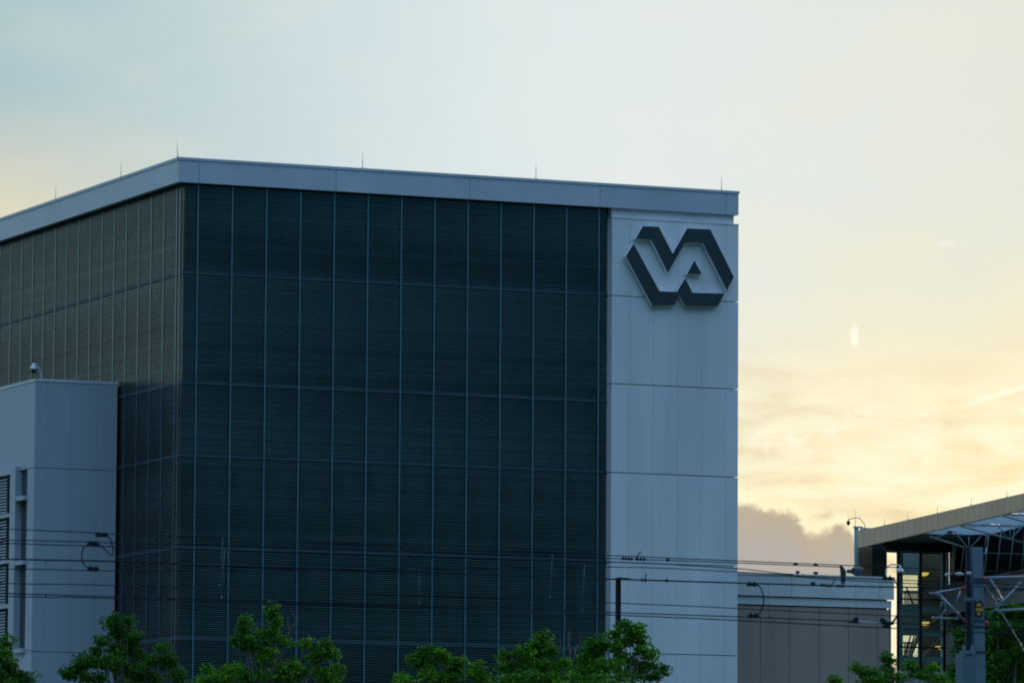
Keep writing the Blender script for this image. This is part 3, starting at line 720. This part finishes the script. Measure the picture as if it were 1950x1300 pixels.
# floodlight on low roof
yfl = YL + 3
fl = thing('roof_floodlight', onY(1632, 1098, yfl), 'small dark floodlight on the low roof beside the beige building wall', 'floodlight')
fl.location.z = ZL
q = MB(); p = onY(1632, 1092, yfl); q.tube([(p.x, yfl, ZL - .02), (p.x, yfl, p.z)], .06, 8); q.lathe(onY(1622, 1085, yfl), onY(1644, 1089.5, yfl) - onY(1622, 1085, yfl), [(0, .1), (.1, .2), (.45, .3), (.52, .26)], 12); q.build('housing', 'pole_dark', fl)
q = MB(); q.lathe(onY(1613, 1087, yfl), (1, 0, 0), [(0, .06), (.04, .1), (.16, .1), (.28, .13)], 10); q.build('bracket', 'pole_dark', fl)

# ------------------------------------------------------------------ lamp post
YLP = 190.0
base = onY(1178, 1400, YLP); base.z = 0
lp = thing('lamp_post', base, 'slim black lamp post with a short flat luminaire before the white tower', 'lamp post')
top = onY(1177.4, 1100, YLP)
q = MB(); hw = .077; q.box(top.x - hw, YLP - hw, 0, top.x + hw, YLP + hw, top.z); q.build('post', 'black', lp)
q = MB(); pa_, pb_ = onY(1177, 1101, YLP), onY(1203, 1101.6, YLP)
q.hexa([(top.x - .06, YLP - .15, pa_.z - .04), (pb_.x, YLP - .15, pb_.z - .025), (pb_.x, YLP + .15, pb_.z - .025), (top.x - .06, YLP + .15, pa_.z - .04), (top.x - .03, YLP - .1, pa_.z + .05), (pb_.x - .1, YLP - .1, pb_.z + .02), (pb_.x - .1, YLP + .1, pb_.z + .02), (top.x - .03, YLP + .1, pa_.z + .05)])
q.build('luminaire', 'black', lp)

# ------------------------------------------------------------------ overhead line
Y1, Y2 = 71.0, 76.0                               # near and far track
def wpts(pts, Y, n=10):
    """smooth curve through photo points on the plane of one track"""
    P = [onY(x, y, Y) for x, y in pts]
    if len(P) == 2: return P
    out = []
    E_ = [P[0] * 2 - P[1]] + P + [P[-1] * 2 - P[-2]]
    for i in range(1, len(E_) - 2):
        a, b_, c_, d = E_[i - 1:i + 3]
        for j in range(n):
            t_ = j / n; out.append(.5 * ((2 * b_) + (c_ - a) * t_ + (2 * a - 5 * b_ + 4 * c_ - d) * t_ ** 2 + (3 * b_ - a - 3 * c_ + d) * t_ ** 3))
    out.append(P[-1]); return out
def wire(pts, Y, r, label, cat='wire', m='wire'):
    q = MB(); q.tube(wpts(pts, Y), r, 6); return tag(q.build('overhead_wire', m), label, cat, 'overhead railway wires')
wire([(-900, 965), (21, 1007), (219.7, 1015.7), (1160, 1057), (1650, 1077.4), (1842, 1085), (2600, 1112)], Y2, .008, 'topmost of the overhead wires crossing the picture')
wire([(-900, 1004), (21, 1027.7), (219.7, 1032.8), (1160, 1062.8), (1360, 1069.5), (1600, 1079)], Y1, .0075, 'second wire from the top, ending at the triangular yoke')
wire([(-900, 1003), (21, 1034.1), (219.7, 1040.6), (1160, 1069.3), (1300, 1075.5), (1404, 1082), (1440, 1085.5), (1500, 1092.5), (1650, 1106), (2600, 1150)], Y1, .0075, 'third wire from the top, passing just over the low roof edge')
wire([(-900, 1044), (21, 1064.2), (221, 1068.4), (436, 1077), (765, 1088.6), (1160, 1101.8), (1620, 1115.5), (1840, 1120), (2600, 1142)], Y2, .0125, 'thickest overhead wire, crossing behind the lamp post head')
wire([(-900, 1068), (21, 1082.6), (219.7, 1085.8), (700, 1084), (1160, 1079), (1407, 1088.5), (1500, 1094.5), (1650, 1101), (2600, 1140)], Y1 + 2, .0075, 'wire just beneath the thickest wire at the left annex')
wire([(-900, 1089), (21, 1110.4), (219.7, 1114.2), (1160, 1147), (1650, 1169.5), (2600, 1212)], Y2, .0075, 'single wire below the middle, third from the bottom')
wire([(-900, 1100), (21, 1129.4), (219.7, 1135.6), (1160, 1165.3), (1629, 1182.3), (2600, 1222)], Y1, .0085, 'upper wire of the lowest close pair of wires')
wire([(-900, 1112), (21, 1134.9), (219.7, 1138.8), (1160, 1170), (1650, 1193), (2600, 1240)], Y1 + 1.5, .0085, 'lowest of the overhead wires')
# jumpers (looping bonding cables)
def jumper(pts, Y, clamps, label, r=.009):
    t_ = thing('jumper_cable', onY(*pts[0], Y), label, 'cable', 'looping jumper cables between the wires')
    q = MB(); q.tube(wpts(pts, Y, 6), r, 6); q.build('cable', 'wire', t_)
    for x, y in clamps:
        p = onY(x, y, Y); q = MB(); q.box(p.x - .035, Y - .03, p.z - .022, p.x + .035, Y + .03, p.z + .022); q.tube([p + Vector((0, 0, -.03)), p + Vector((0, 0, .045))], .012, 6); q.build('clamp', 'wire', t_)
jumper([(182.6, 1018.5), (203, 1018.6), (209.7, 1025.5), (213, 1034), (215.6, 1045), (214.8, 1053), (211.8, 1056.4), (208, 1054.3), (201, 1046.7), (192.8, 1039), (187, 1036.3), (169, 1036), (161.5, 1040), (157.2, 1047.5), (155.5, 1057.7), (156.4, 1066), (159.8, 1073.8), (164, 1078), (171, 1080), (187, 1079.8)], Y1,
       [(187.5, 1018.2), (199, 1018.6), (172.5, 1034.6), (182.5, 1035.2), (172.3, 1083), (182.5, 1083.6)], 'S shaped looping cable between wires in front of the left annex')
jumper([(1424, 1111.5), (1438, 1111.8), (1447, 1117), (1452.5, 1128), (1454.3, 1141), (1452, 1156), (1447, 1165), (1440, 1170), (1427, 1170.5)], Y1,
       [(1427.5, 1112.2), (1436.5, 1112.4), (1430, 1172.3), (1439, 1172.3)], 'C shaped cable loop hanging before the dark panelled low wall')
jumper([(1683, 1100), (1697, 1100.5), (1705, 1107), (1710.5, 1120), (1713.5, 1140), (1712, 1160), (1707, 1172), (1700, 1182), (1690, 1187)], Y1,
       [(1686, 1101), (1694.5, 1101)], 'cable loop hanging beside the glazed stair tower')
# droppers and small fittings
def dropper(a, b_, Y, label):
    t_ = thing('dropper_rod', onY(*b_, Y), label, 'hanger', 'vertical hangers between the wires')
    q = MB(); q.tube([onY(*a, Y), onY(*b_, Y)], .003, 5); q.build('rod', 'teal', t_)
    for p, s in ((a, .010), (b_, .010)):
        c_ = onY(*p, Y); q = MB(); q.lathe(c_ + Vector((0, 0, s)), (0, 0, -1), [(0, s * .5), (s * .6, s), (s * 2, s * .8), (s * 3, s * .3)], 8); q.build('clamp', 'galv' if a[0] < 1150 and a[0] > 200 else 'wire', t_)
dropper((1463, 1112), (1464.2, 1173.5), Y2, 'thin hanger right of the C shaped cable loop')
dropper((1629, 1114.5), (1630.8, 1178), Y1, 'left hanger of the white section insulator')
dropper((1677.5, 1116), (1681, 1180), Y1, 'right hanger of the white section insulator')
dropper((88, 1067), (88, 1069.5), Y2, 'short clamp on the thickest wire before the left annex')
dropper((88, 1131), (87.5, 1134), Y1, 'short clamp between the lowest two wires before the left annex')
dropper((1052, 1058), (1047, 1135), Y2, 'hanger against the dark louvres left of the lamp post')
dropper((1113, 1078), (1109, 1161), Y2, 'hanger against the dark louvres nearest the lamp post')
dropper((798, 1091), (798.5, 1147), Y2, 'hanger in the middle of the dark louvred face')
dropper((424, 1025), (418, 1113), Y2, 'left hanger of the pair near the building corner')
dropper((427, 1048), (422, 1136), Y1, 'right hanger of the pair near the building corner')
def insul(pts, Y, label, knobs=5, rod_=None):
    t_ = thing('string_insulator', onY(*pts[0], Y), label, 'insulator', 'ribbed insulators on the wires')
    a, b_ = onY(*pts[0], Y), onY(*pts[1], Y); d = b_ - a; ln_ = d.length; q = MB(); prof = []
    for k_ in range(knobs):
        s = ln_ * k_ / knobs; u = ln_ / knobs; prof += [(s, .010), (s + u * .3, .024), (s + u * .55, .024), (s + u * .8, .010)]
    q.lathe(a, d, prof + [(ln_, .012)], 10); q.build('ribs', 'wire', t_)
    if rod_: q = MB(); q.tube([onY(*rod_[0], Y), onY(*rod_[1], Y)], .008, 6); q.build('horn', 'wire', t_)
insul(((1184, 1062.6), (1206, 1063.8)), Y1, 'ribbed insulator with an upright horn in front of the white tower', 4, ((1210, 1062), (1220.5, 1050)))
insul(((1211, 1064), (1230, 1064.6)), Y1, 'small ribbed insulator right of the horned one before the white tower', 3)
insul(((1563, 1112.8), (1583, 1115.2)), Y1, 'ribbed insulator with horn in front of the low building fascia', 4, ((1584, 1113), (1590, 1103.5)))
insul(((1592, 1114.8), (1608, 1115.6)), Y1, 'short ribbed insulator below the triangular yoke', 3)
insul(((1220, 1103), (1232, 1105)), Y2, 'small fitting with an upright horn next to the lamp post head', 2, ((1228, 1104), (1230.5, 1090.5)))
insul(((1266, 1104.6), (1275, 1105.2)), Y2, 'small knob on the thickest wire before the white tower', 1)
insul(((1268, 1065.6), (1276, 1066)), Y1, 'small knob on the second wire before the white tower', 1)
insul(((1511, 1073), (1519, 1073.4)), Y2, 'left knob on the top wire against the sky', 1)
insul(((1549, 1074.2), (1558, 1074.6)), Y2, 'right knob on the top wire against the sky', 1)
insul(((1795, 1116.5), (1808, 1117.5)), Y2, 'knob on the wire before the glazed stair tower', 2)
insul(((1544, 1110), (1553, 1110.4)), Y1, 'small knob on the wire before the low fascia joint', 1)
yk = thing('tension_yoke', onY(1605, 1112, Y1), 'dark triangular yoke plate joining two wires left of the beige building', 'plate')
q = MB(); q.prism([onY(1600, 1074.5, Y1), onY(1603.5, 1075, Y1), onY(1612, 1088, Y1), (onY(1608.5, 1112, Y1)), onY(1603, 1112, Y1)], (0, .02, 0)); q.build('plate', 'pole_dark', yk)
q = MB()
for x, y in ((1602, 1076.5), (1609, 1088), (1605.5, 1110)): q.lathe(onY(x, y, Y1) - Vector((0, .02, 0)), (0, 1, 0), [(0, .012), (.06, .012)], 8)
q.build('bolt', 'galv', yk)
si = thing('section_insulator', onY(1657, 1184, Y1), 'pale horizontal bar between two dark end fittings, hanging before the low wall', 'insulator')
q = MB(); q.tube([onY(1633, 1182.5, Y1), onY(1682, 1185.5, Y1)], .011, 8); q.build('rod', 'grey_ins', si)
for poly in ([(1614, 1184.5), (1625, 1182), (1628, 1175), (1634, 1173.5), (1635, 1186)], [(1679, 1176), (1682, 1176), (1690, 1182.5), (1702, 1186), (1702, 1189), (1679, 1187)]):
    q = MB(); q.prism([onY(x, y, Y1 - .02) for x, y in poly], (0, .05, 0)); q.build('end_fitting', 'wire', si)
q = MB(); q.tube([onY(1697, 1187, Y1), onY(1705, 1180, Y1), onY(1709, 1170, Y1)], .008, 6); q.build('horn', 'wire', si)
q = MB()
for x in (1684, 1691): p = onY(x, 1192, Y1); q.box(p.x - .02, Y1 - .02, p.z - .025, p.x + .02, Y1 + .02, p.z + .025)
q.build('clamp', 'wire', si)

# ------------------------------------------------------------------ mast
YM_ = 73.5
bm_ = onY(1862, 1500, YM_); bm_.z = .3
ms_ = thing('railway_mast', bm_, 'galvanised steel railway mast with black number plate and tubular bracket arms', 'mast')
def mp(x, y, dy=0): return onY(x, y, YM_ + dy)
q = MB()                                          # pale box column
zt_ = mp(1862, 1041).z
q.hexa([mp(1863, 1600), mp(1884, 1600), mp(1884, 1600) + Vector((0, .2, 0)), mp(1863, 1600) + Vector((0, .2, 0)), mp(1853, 1041), mp(1871.5, 1041), mp(1871.5, 1041) + Vector((0, .2, 0)), mp(1853, 1041) + Vector((0, .2, 0))])
q.build('column', 'galv', ms_)
q = MB()
a_, b_ = mp(1839.5, 1240, .05), mp(1852.4, 1041, .05)
q.box(mp(1840.0, 1140, .12).x, YM_ + .12, a_.z - .2, mp(1852, 1140, .12).x, YM_ + .135, b_.z)     # web
for x0_, x1_ in ((1839.6, 1842.2), (1849.8, 1852.2)): q.box(mp(x0_, 1140, .1).x, YM_ + .1, a_.z - .2, mp(x1_, 1140, .1).x, YM_ + .118, b_.z)
q.build('guide_channel', 'pole_dark', ms_)
q = MB(); q.hexa([mp(1838, 1600), mp(1862, 1600), mp(1862, 1600) + Vector((0, .25, 0)), mp(1838, 1600) + Vector((0, .25, 0)), mp(1834.5, 1243), mp(1857, 1243), mp(1857, 1243) + Vector((0, .25, 0)), mp(1834.5, 1243) + Vector((0, .25, 0))]); q.build('weight_tube', 'teal', ms_)
q = MB()
for x in (1836.5, 1852.5): p = mp(x, 1235, -.03); q.box(p.x - .018, p.y, p.z - .09, p.x + .018, p.y + .03, p.z + .06)
p = mp(1829.5, 1240, -.03); p2 = mp(1858, 1240, -.03); q.box(p.x, p.y + .005, p.z - .025, p2.x, p.y + .04, p.z + .02); q.build('tube_cap', 'galv', ms_)
q = MB(); p, p2 = mp(1838, 1137, -.04), mp(1872, 1145, -.04); q.box(p.x, p.y, p2.z, p2.x, p.y + .035, p.z)
for x in (1842, 1851, 1857, 1869): c_ = mp(x, 1141, -.05); q.lathe(c_, (0, -1, 0), [(0, .02), (.03, .02)], 8)
q.build('clamp_bracket', 'teal', ms_)
q = MB()
for y in (1101, 1107, 1181, 1192, 1240): p, p2 = mp(1852.5 + (y - 1041) * .02, y, -.02), mp(1874 + (y - 1041) * .018, y, -.02); q.box(p.x, p.y, p.z - .012, p2.x, p.y + .018, p.z + .012)
q.build('strap', 'pole_dark', ms_)
q = MB(); p, p2 = mp(1879, 1041, -.01), mp(1876, 1052, -.01); q.tube([mp(1871, 1055), mp(1877.5, 1054), mp(1878, 1042)], .01, 6); q.build('top_hook', 'galv', ms_)
# number plate
pt_, pb_ = mp(1856.5, 1146, -.03), mp(1871.5, 1174.5, -.03)
q = MB(); q.box(pt_.x, pt_.y - .004, pb_.z, pb_.x, pt_.y + .004, pt_.z); plate = q.build('number_plate', 'plate', ms_)
def text(s, cx, cz, h, parent, y):
    cu = bpy.data.curves.new('t', 'FONT'); cu.body = s; cu.size = h * 1.38; cu.align_x = 'CENTER'; cu.align_y = 'CENTER'; cu.extrude = .001; cu.offset = h * .02
    o = bpy.data.objects.new('t', cu); COL.objects.link(o); dg = bpy.context.evaluated_depsgraph_get(); dg.update()
    me = bpy.data.meshes.new_from_object(o.evaluated_get(dg)); bpy.data.objects.remove(o)
    me.transform(Matrix.Translation(Vector((cx, y, cz)) - ms_.location) @ Matrix.Rotation(R_(90), 4, 'X'))
    me.materials.append(MT['yellow']); t_ = bpy.data.objects.new('lettering', me); COL.objects.link(t_); t_.parent = parent; return t_
cx_ = (pt_.x + pb_.x) / 2; H_ = pt_.z - pb_.z
text('PR', cx_, pt_.z - H_ * .2, H_ * .23, plate, pt_.y - .006)
text('1049', cx_, pt_.z - H_ * .5, H_ * .21, plate, pt_.y - .006)
text('71', cx_, pt_.z - H_ * .79, H_ * .22, plate, pt_.y - .006)
# arms
def arm(nm, segs, mtl='galv', parent=ms_):
    q = MB()
    for x0, y0, x1, y1, r in segs: q.tube([mp(x0, y0, .08), mp(x1, y1, .08)], r, 10)
    return q.build(nm, mtl, parent)
arm('bracket_arm', ((1883, 1099.6, 1956, 1097.6, .022), (1884, 1100, 1907, 1140, .021), (1904, 1162, 1960, 1158.3, .019), (1945, 1107, 1881, 1175, .013), (1873, 1110, 1896, 1145, .008), (1896, 1145, 1898, 1155, .008), (1907, 1165, 1950, 1237, .008), (1950, 1237, 1990, 1303, .008), (1956, 1097.6, 1985, 1097, .018)))
arm('bracket_arm', ((1789, 1126.7, 1829, 1120, .017), (1790, 1133, 1838.5, 1183, .02), (1780, 1175.7, 1823, 1177.2, .014), (1829, 1121, 1818, 1155, .009), (1797, 1140, 1799.5, 1160, .007), (1799.5, 1160, 1793, 1172, .007), (1823, 1177, 1826, 1165, .008), (1776, 1129, 1790, 1128, .015)))
for x, y, x2, y2, r in ((1865, 1102, 1878, 1102, .042), (1867, 1186, 1881, 1186, .042), (1831.5, 1121, 1841, 1117, .034), (1835, 1177, 1841, 1187, .022)):
    a_, b_ = mp(x, y, .08), mp(x2, y2, .08); d_ = b_ - a_; q = MB(); l_ = d_.length
    q.lathe(a_, d_, [(0, r * .6), (l_ * .12, r), (l_ * .3, r * 1.02), (l_ * .4, r * .75), (l_ * .5, r), (l_ * .72, r * 1.02), (l_ * .8, r * .75), (l_ * .9, r), (l_, r * .6)], 14); q.build('insulator', 'red', ms_)
q = MB()
for x, y, r in ((1884, 1100, .03), (1906, 1141, .032), (1903, 1162, .026), (1789, 1130, .036), (1779, 1175.7, .022), (1824, 1177, .02), (1774.5, 1129, .02)):
    q.lathe(mp(x, y, .05), (0, 1, 0), [(0, r * .8), (.01, r), (.05, r), (.06, r * .8)], 12)
q.build('joint_clamp', 'galv', ms_)
for x, y, l_ in ((1804, 1094, .05), (1827, 1092.2, .08), (1845, 1091, .05)):
    q = MB(); a_ = mp(x, y, -.1); q.lathe(a_ - Vector((l_, 0, 0)), (1, 0, 0), [(0, .008), (l_ * .5, .022), (l_, .027), (l_ * 1.5, .022), (l_ * 2, .008)], 12); q.build('insulator', 'grey_ins', ms_)
q = MB(); q.tube([mp(1798, 1094.5, -.1), mp(1853, 1090.5, -.1)], .009, 6); q.build('tie_rod', 'wire', ms_)

# ------------------------------------------------------------------ trees
def leaves(mb, c_, rx, ry, rz_, n, size, rnd):
    for _ in range(n):
        while True:
            u = Vector((rnd.uniform(-1, 1), rnd.uniform(-1, 1), rnd.uniform(-1, 1)))
            if u.length < 1: break
        u = u * (.55 + .45 * (u.length ** .3)) if rnd.random() < .5 else u
        p = c_ + Vector((u.x * rx, u.y * ry, u.z * rz_))
        nrm = Vector((rnd.gauss(0, .7), rnd.gauss(0, .7), rnd.gauss(.55, .6))).normalized()
        a = nrm.orthogonal().normalized(); a.rotate(Matrix.Rotation(rnd.uniform(0, 6.28), 3, nrm)); b_ = nrm.cross(a)
        s = size * rnd.uniform(.6, 1.25); wd = s * .42
        n0 = len(mb.v); fold = nrm * (s * .12)
        mb.v += [p - a * s * .5, p + b_ * wd * .9 + fold - a * s * .05, p + a * s * .55 - nrm * s * .15, p - b_ * wd * .9 + fold - a * s * .05]
        mb.f.append([n0, n0 + 1, n0 + 2]); mb.sm.append(False); mb.f.append([n0, n0 + 2, n0 + 3]); mb.sm.append(False)
def tree(name, Y, trunk_px, blobs, label, leaf=.1, dens=1.0, mtl='leaf', twigs=(), seed=1, group='young street trees', base_z=0., low=None, depth=1.0, trunk_r=.11):
    """blobs: photo ellipses (x, y, rx, ry) that outline the crown; each becomes a leafy clump with its own limb"""
    rnd = random.Random(seed)
    pt = onY(trunk_px, 1290, Y); k_ = (Y / math.cos(YAW)) / F_PX
    t_ = thing(name, (pt.x, Y, base_z), label, 'tree', group)
    cr_ = MB(); tr = MB(); fork = Vector((pt.x, Y, max(1.8, onY(trunk_px, 1400, Y).z - 1.0)))
    wob = [Vector((pt.x, Y, base_z)), Vector((pt.x + .05, Y, fork.z * .5)), fork]
    tr.tube(wob, trunk_r, 8, trunk_r * .75)
    B = list(blobs)
    for (x, y, rx, ry) in B:
        c0_ = onY(x, y, Y); rxm, rzm = rx * k_ * 1.05, ry * k_; dy = rnd.uniform(-.7, .7) * depth * min(1.2, rxm * 1.4)
        c_ = Vector((c0_.x, Y + dy, c0_.z))
        ryr = max(rxm, rzm) * .9 * depth
        # sub-clumps give an uneven outline
        ns = max(3, int(5 * max(rxm, rzm) / .35))
        for s_ in range(ns):
            an_ = rnd.uniform(0, 6.28); rr = rnd.uniform(.25, .85); e = rnd.uniform(-1, 1)
            cc = c_ + Vector((math.cos(an_) * rxm * rr, e * ryr * .8, math.sin(an_) * rzm * rr))
            sr_ = rnd.uniform(.16, .3)
            leaves(cr_, cc, sr_, sr_, sr_ * .8, int(38 * dens * (sr_ / .22) ** 2), leaf, rnd)
            tr.tube([c_ - Vector((0, 0, rzm * .3)), c_.lerp(cc, .6), cc], .011, 4, .004, caps=False)
        leaves(cr_, c_, rxm * .85, ryr, rzm * .85, int(260 * dens * rxm * (rzm + .15) / .2), leaf, rnd)
        mid = fork.lerp(c_, .5) + Vector((rnd.uniform(-.15, .15), rnd.uniform(-.15, .15), .25))
        tr.tube([fork, mid, c_], .035, 6, .010, caps=False)
    # lower crown out of frame
    if low:
        n_, w_ = low
        for _ in range(n_):
            cc = Vector((pt.x + rnd.uniform(-w_, w_), Y + rnd.uniform(-w_, w_) * .8, rnd.uniform(fork.z + .2, onY(trunk_px, 1300, Y).z)))
            leaves(cr_, cc, .5, .5, .4, int(150 * dens), leaf, rnd); tr.tube([fork, cc], .03, 5, .01, caps=False)
    for (x0, y0, x1, y1) in twigs:
        a, b_ = onY(x0, y0, Y), onY(x1, y1, Y)
        tr.tube([a, a.lerp(b_, .5) + Vector((rnd.uniform(-.05, .05), rnd.uniform(-.1, .1), 0)), b_], .015, 5, .006, caps=False)
        for f_ in (.25, .4, .55, .7, .85):
            s0 = a.lerp(b_, f_); d = (b_ - a).normalized()
            sd = Vector((rnd.uniform(-1, 1), rnd.uniform(-1, 1), rnd.uniform(-.1, .8))).normalized()
            tr.tube([s0, s0 + (d + sd * .9) * (b_ - a).length * .26], .008, 4, .004, caps=False)
    tr.build('trunk', 'bark', t_, fix=False)
    cr_.build('crown', mtl, t_, fix=False)
    return t_
tree('maple_tree', 150, -5, [(8, 1222, 12, 16), (-5, 1250, 32, 26), (22, 1272, 22, 18), (40, 1290, 24, 16), (-30, 1290, 50, 30), (10, 1300, 40, 20)],
     'green tree cut off by the left edge, before the annex', seed=11, low=(10, 1.8), mtl='leafdark')
tree('maple_tree', 150, 235, [(215, 1182, 14, 12), (240, 1184, 9, 8), (228, 1205, 22, 15), (255, 1218, 20, 14), (190, 1222, 18, 9), (180, 1240, 12, 8), (262, 1243, 24, 17), (225, 1240, 22, 16), (205, 1262, 28, 17), (160, 1262, 24, 12), (130, 1282, 18, 9), (145, 1275, 20, 10), (300, 1232, 12, 8), (318, 1262, 22, 16), (335, 1285, 20, 14), (255, 1275, 34, 20), (185, 1290, 30, 14), (290, 1290, 36, 16), (290, 1258, 16, 12)],
     'green tree with a pointed top between the annex and the dark louvred corner', seed=12, low=(18, 2.2), mtl='leafdark')
tree('maple_tree', 148, 515, [(462, 1180, 9, 11), (460, 1200, 11, 12), (448, 1217, 8, 5), (470, 1218, 16, 10), (465, 1232, 14, 8), (521, 1158, 7, 8), (523, 1175, 14, 12), (528, 1187, 9, 9), (515, 1203, 11, 10), (502, 1207, 9, 7), (518, 1222, 12, 9), (505, 1240, 16, 11), (485, 1230, 10, 7), (538, 1221, 4, 3), (500, 1256, 9, 5),
     (583, 1224, 10, 8), (620, 1222, 9, 10), (612, 1240, 20, 12), (635, 1245, 12, 8), (600, 1255, 14, 8), (642, 1272, 12, 12), (620, 1283, 28, 16), (560, 1266, 10, 9), (578, 1280, 26, 16), (540, 1272, 28, 16), (530, 1290, 40, 14), (437, 1272, 18, 12), (396, 1274, 10, 7), (420, 1288, 36, 13), (465, 1282, 20, 12), (385, 1294, 14, 8), (495, 1284, 20, 12)],
     'green tree with two leafy spires and a bare twig before the dark louvred face', seed=13, low=(20, 2.4), twigs=((527, 1249, 571, 1168), (524, 1256, 548, 1236), (505, 1250, 478, 1175), (512, 1262, 556, 1190)))
tree('maple_tree', 152, 840, [(815, 1235, 10, 9), (832, 1240, 16, 10), (800, 1248, 16, 9), (785, 1256, 9, 5), (845, 1255, 20, 12), (815, 1262, 26, 13), (805, 1285, 22, 14), (878, 1258, 12, 8), (870, 1275, 20, 14), (905, 1268, 10, 8), (900, 1284, 18, 12), (925, 1293, 16, 8), (765, 1288, 8, 9), (845, 1290, 34, 14), (770, 1298, 12, 6)],
     'rounded green tree low in the middle of the dark louvred face', seed=14, low=(18, 2.2))
tree('maple_tree', 150, 1030, [(1035, 1211, 8, 7), (1038, 1225, 9, 9), (1018, 1228, 14, 8), (995, 1238, 18, 9), (968, 1246, 16, 8), (1030, 1243, 22, 12), (1055, 1238, 10, 11), (1000, 1262, 34, 15), (1045, 1268, 26, 16), (970, 1270, 18, 14), (1075, 1262, 16, 10), (1085, 1283, 22, 14), (1000, 1290, 50, 14), (1058, 1292, 30, 12), (958, 1293, 14, 8)],
     'green tree with a knob shaped top right of the middle, before the dark louvres', seed=15, low=(18, 2.2), twigs=((1088, 1262, 1082, 1198), (1092, 1258, 1110, 1212), (1080, 1256, 1064, 1218)))
tree('maple_tree', 146, 1185, [(1190, 1190, 6, 7), (1196, 1203, 12, 9), (1217, 1196, 8, 6), (1212, 1210, 14, 9), (1172, 1206, 10, 7), (1222, 1222, 8, 8), (1195, 1222, 20, 12), (1125, 1224, 13, 9), (1145, 1226, 12, 9), (1170, 1232, 18, 12), (1135, 1243, 22, 13), (1212, 1240, 18, 12), (1232, 1250, 14, 8), (1185, 1255, 28, 15), (1110, 1250, 12, 10), (1240, 1268, 14, 9), (1260, 1273, 8, 5), (1225, 1268, 22, 13), (1145, 1270, 34, 15), (1105, 1275, 16, 12), (1200, 1285, 34, 14), (1245, 1288, 16, 10), (1150, 1292, 40, 12)],
     'taller green tree around the black lamp post in front of the white tower', seed=16, low=(20, 2.4))
tree('maple_tree', 152, 1730, [(1688, 1249, 5, 5), (1693, 1258, 7, 6), (1692, 1275, 14, 9), (1625, 1272, 8, 6), (1640, 1278, 14, 8), (1662, 1282, 14, 8), (1650, 1294, 26, 8), (1740, 1268, 16, 9), (1733, 1262, 5, 5), (1775, 1272, 10, 8), (1755, 1284, 24, 10), (1715, 1288, 22, 9), (1790, 1290, 18, 8), (1595, 1297, 10, 5), (1690, 1294, 20, 8)],
     'low bushy treetop before the dark low wall and the glazed stairs', seed=17, low=(18, 2.6), dens=.9, leaf=.1)
tree('broadleaf_tree', 155, 1815, [(1830, 1220, 9, 12), (1832, 1205, 7, 8), (1825, 1240, 8, 8), (1822, 1280, 16, 22), (1815, 1296, 22, 12), (1840, 1262, 12, 18)],
     'narrow green tree between the glazed stairs and the railway mast', seed=18, low=(12, 1.8), mtl='leafdark', dens=1.1)
tree('broadleaf_tree', 170, 1925, [(1895, 1172, 18, 11), (1920, 1166, 20, 12), (1950, 1166, 25, 14), (1890, 1192, 20, 14), (1905, 1215, 26, 20), (1885, 1230, 14, 18), (1935, 1200, 34, 20), (1930, 1240, 36, 24), (1895, 1255, 24, 20), (1900, 1285, 30, 22), (1945, 1280, 36, 26), (1880, 1290, 18, 18), (1980, 1200, 34, 34), (1985, 1260, 34, 34), (2030, 1230, 34, 40)],
     'large dark green tree at the right edge behind the railway mast', seed=19, low=(26, 3.2), mtl='leafdark', dens=1.2, leaf=.12, trunk_r=.2)
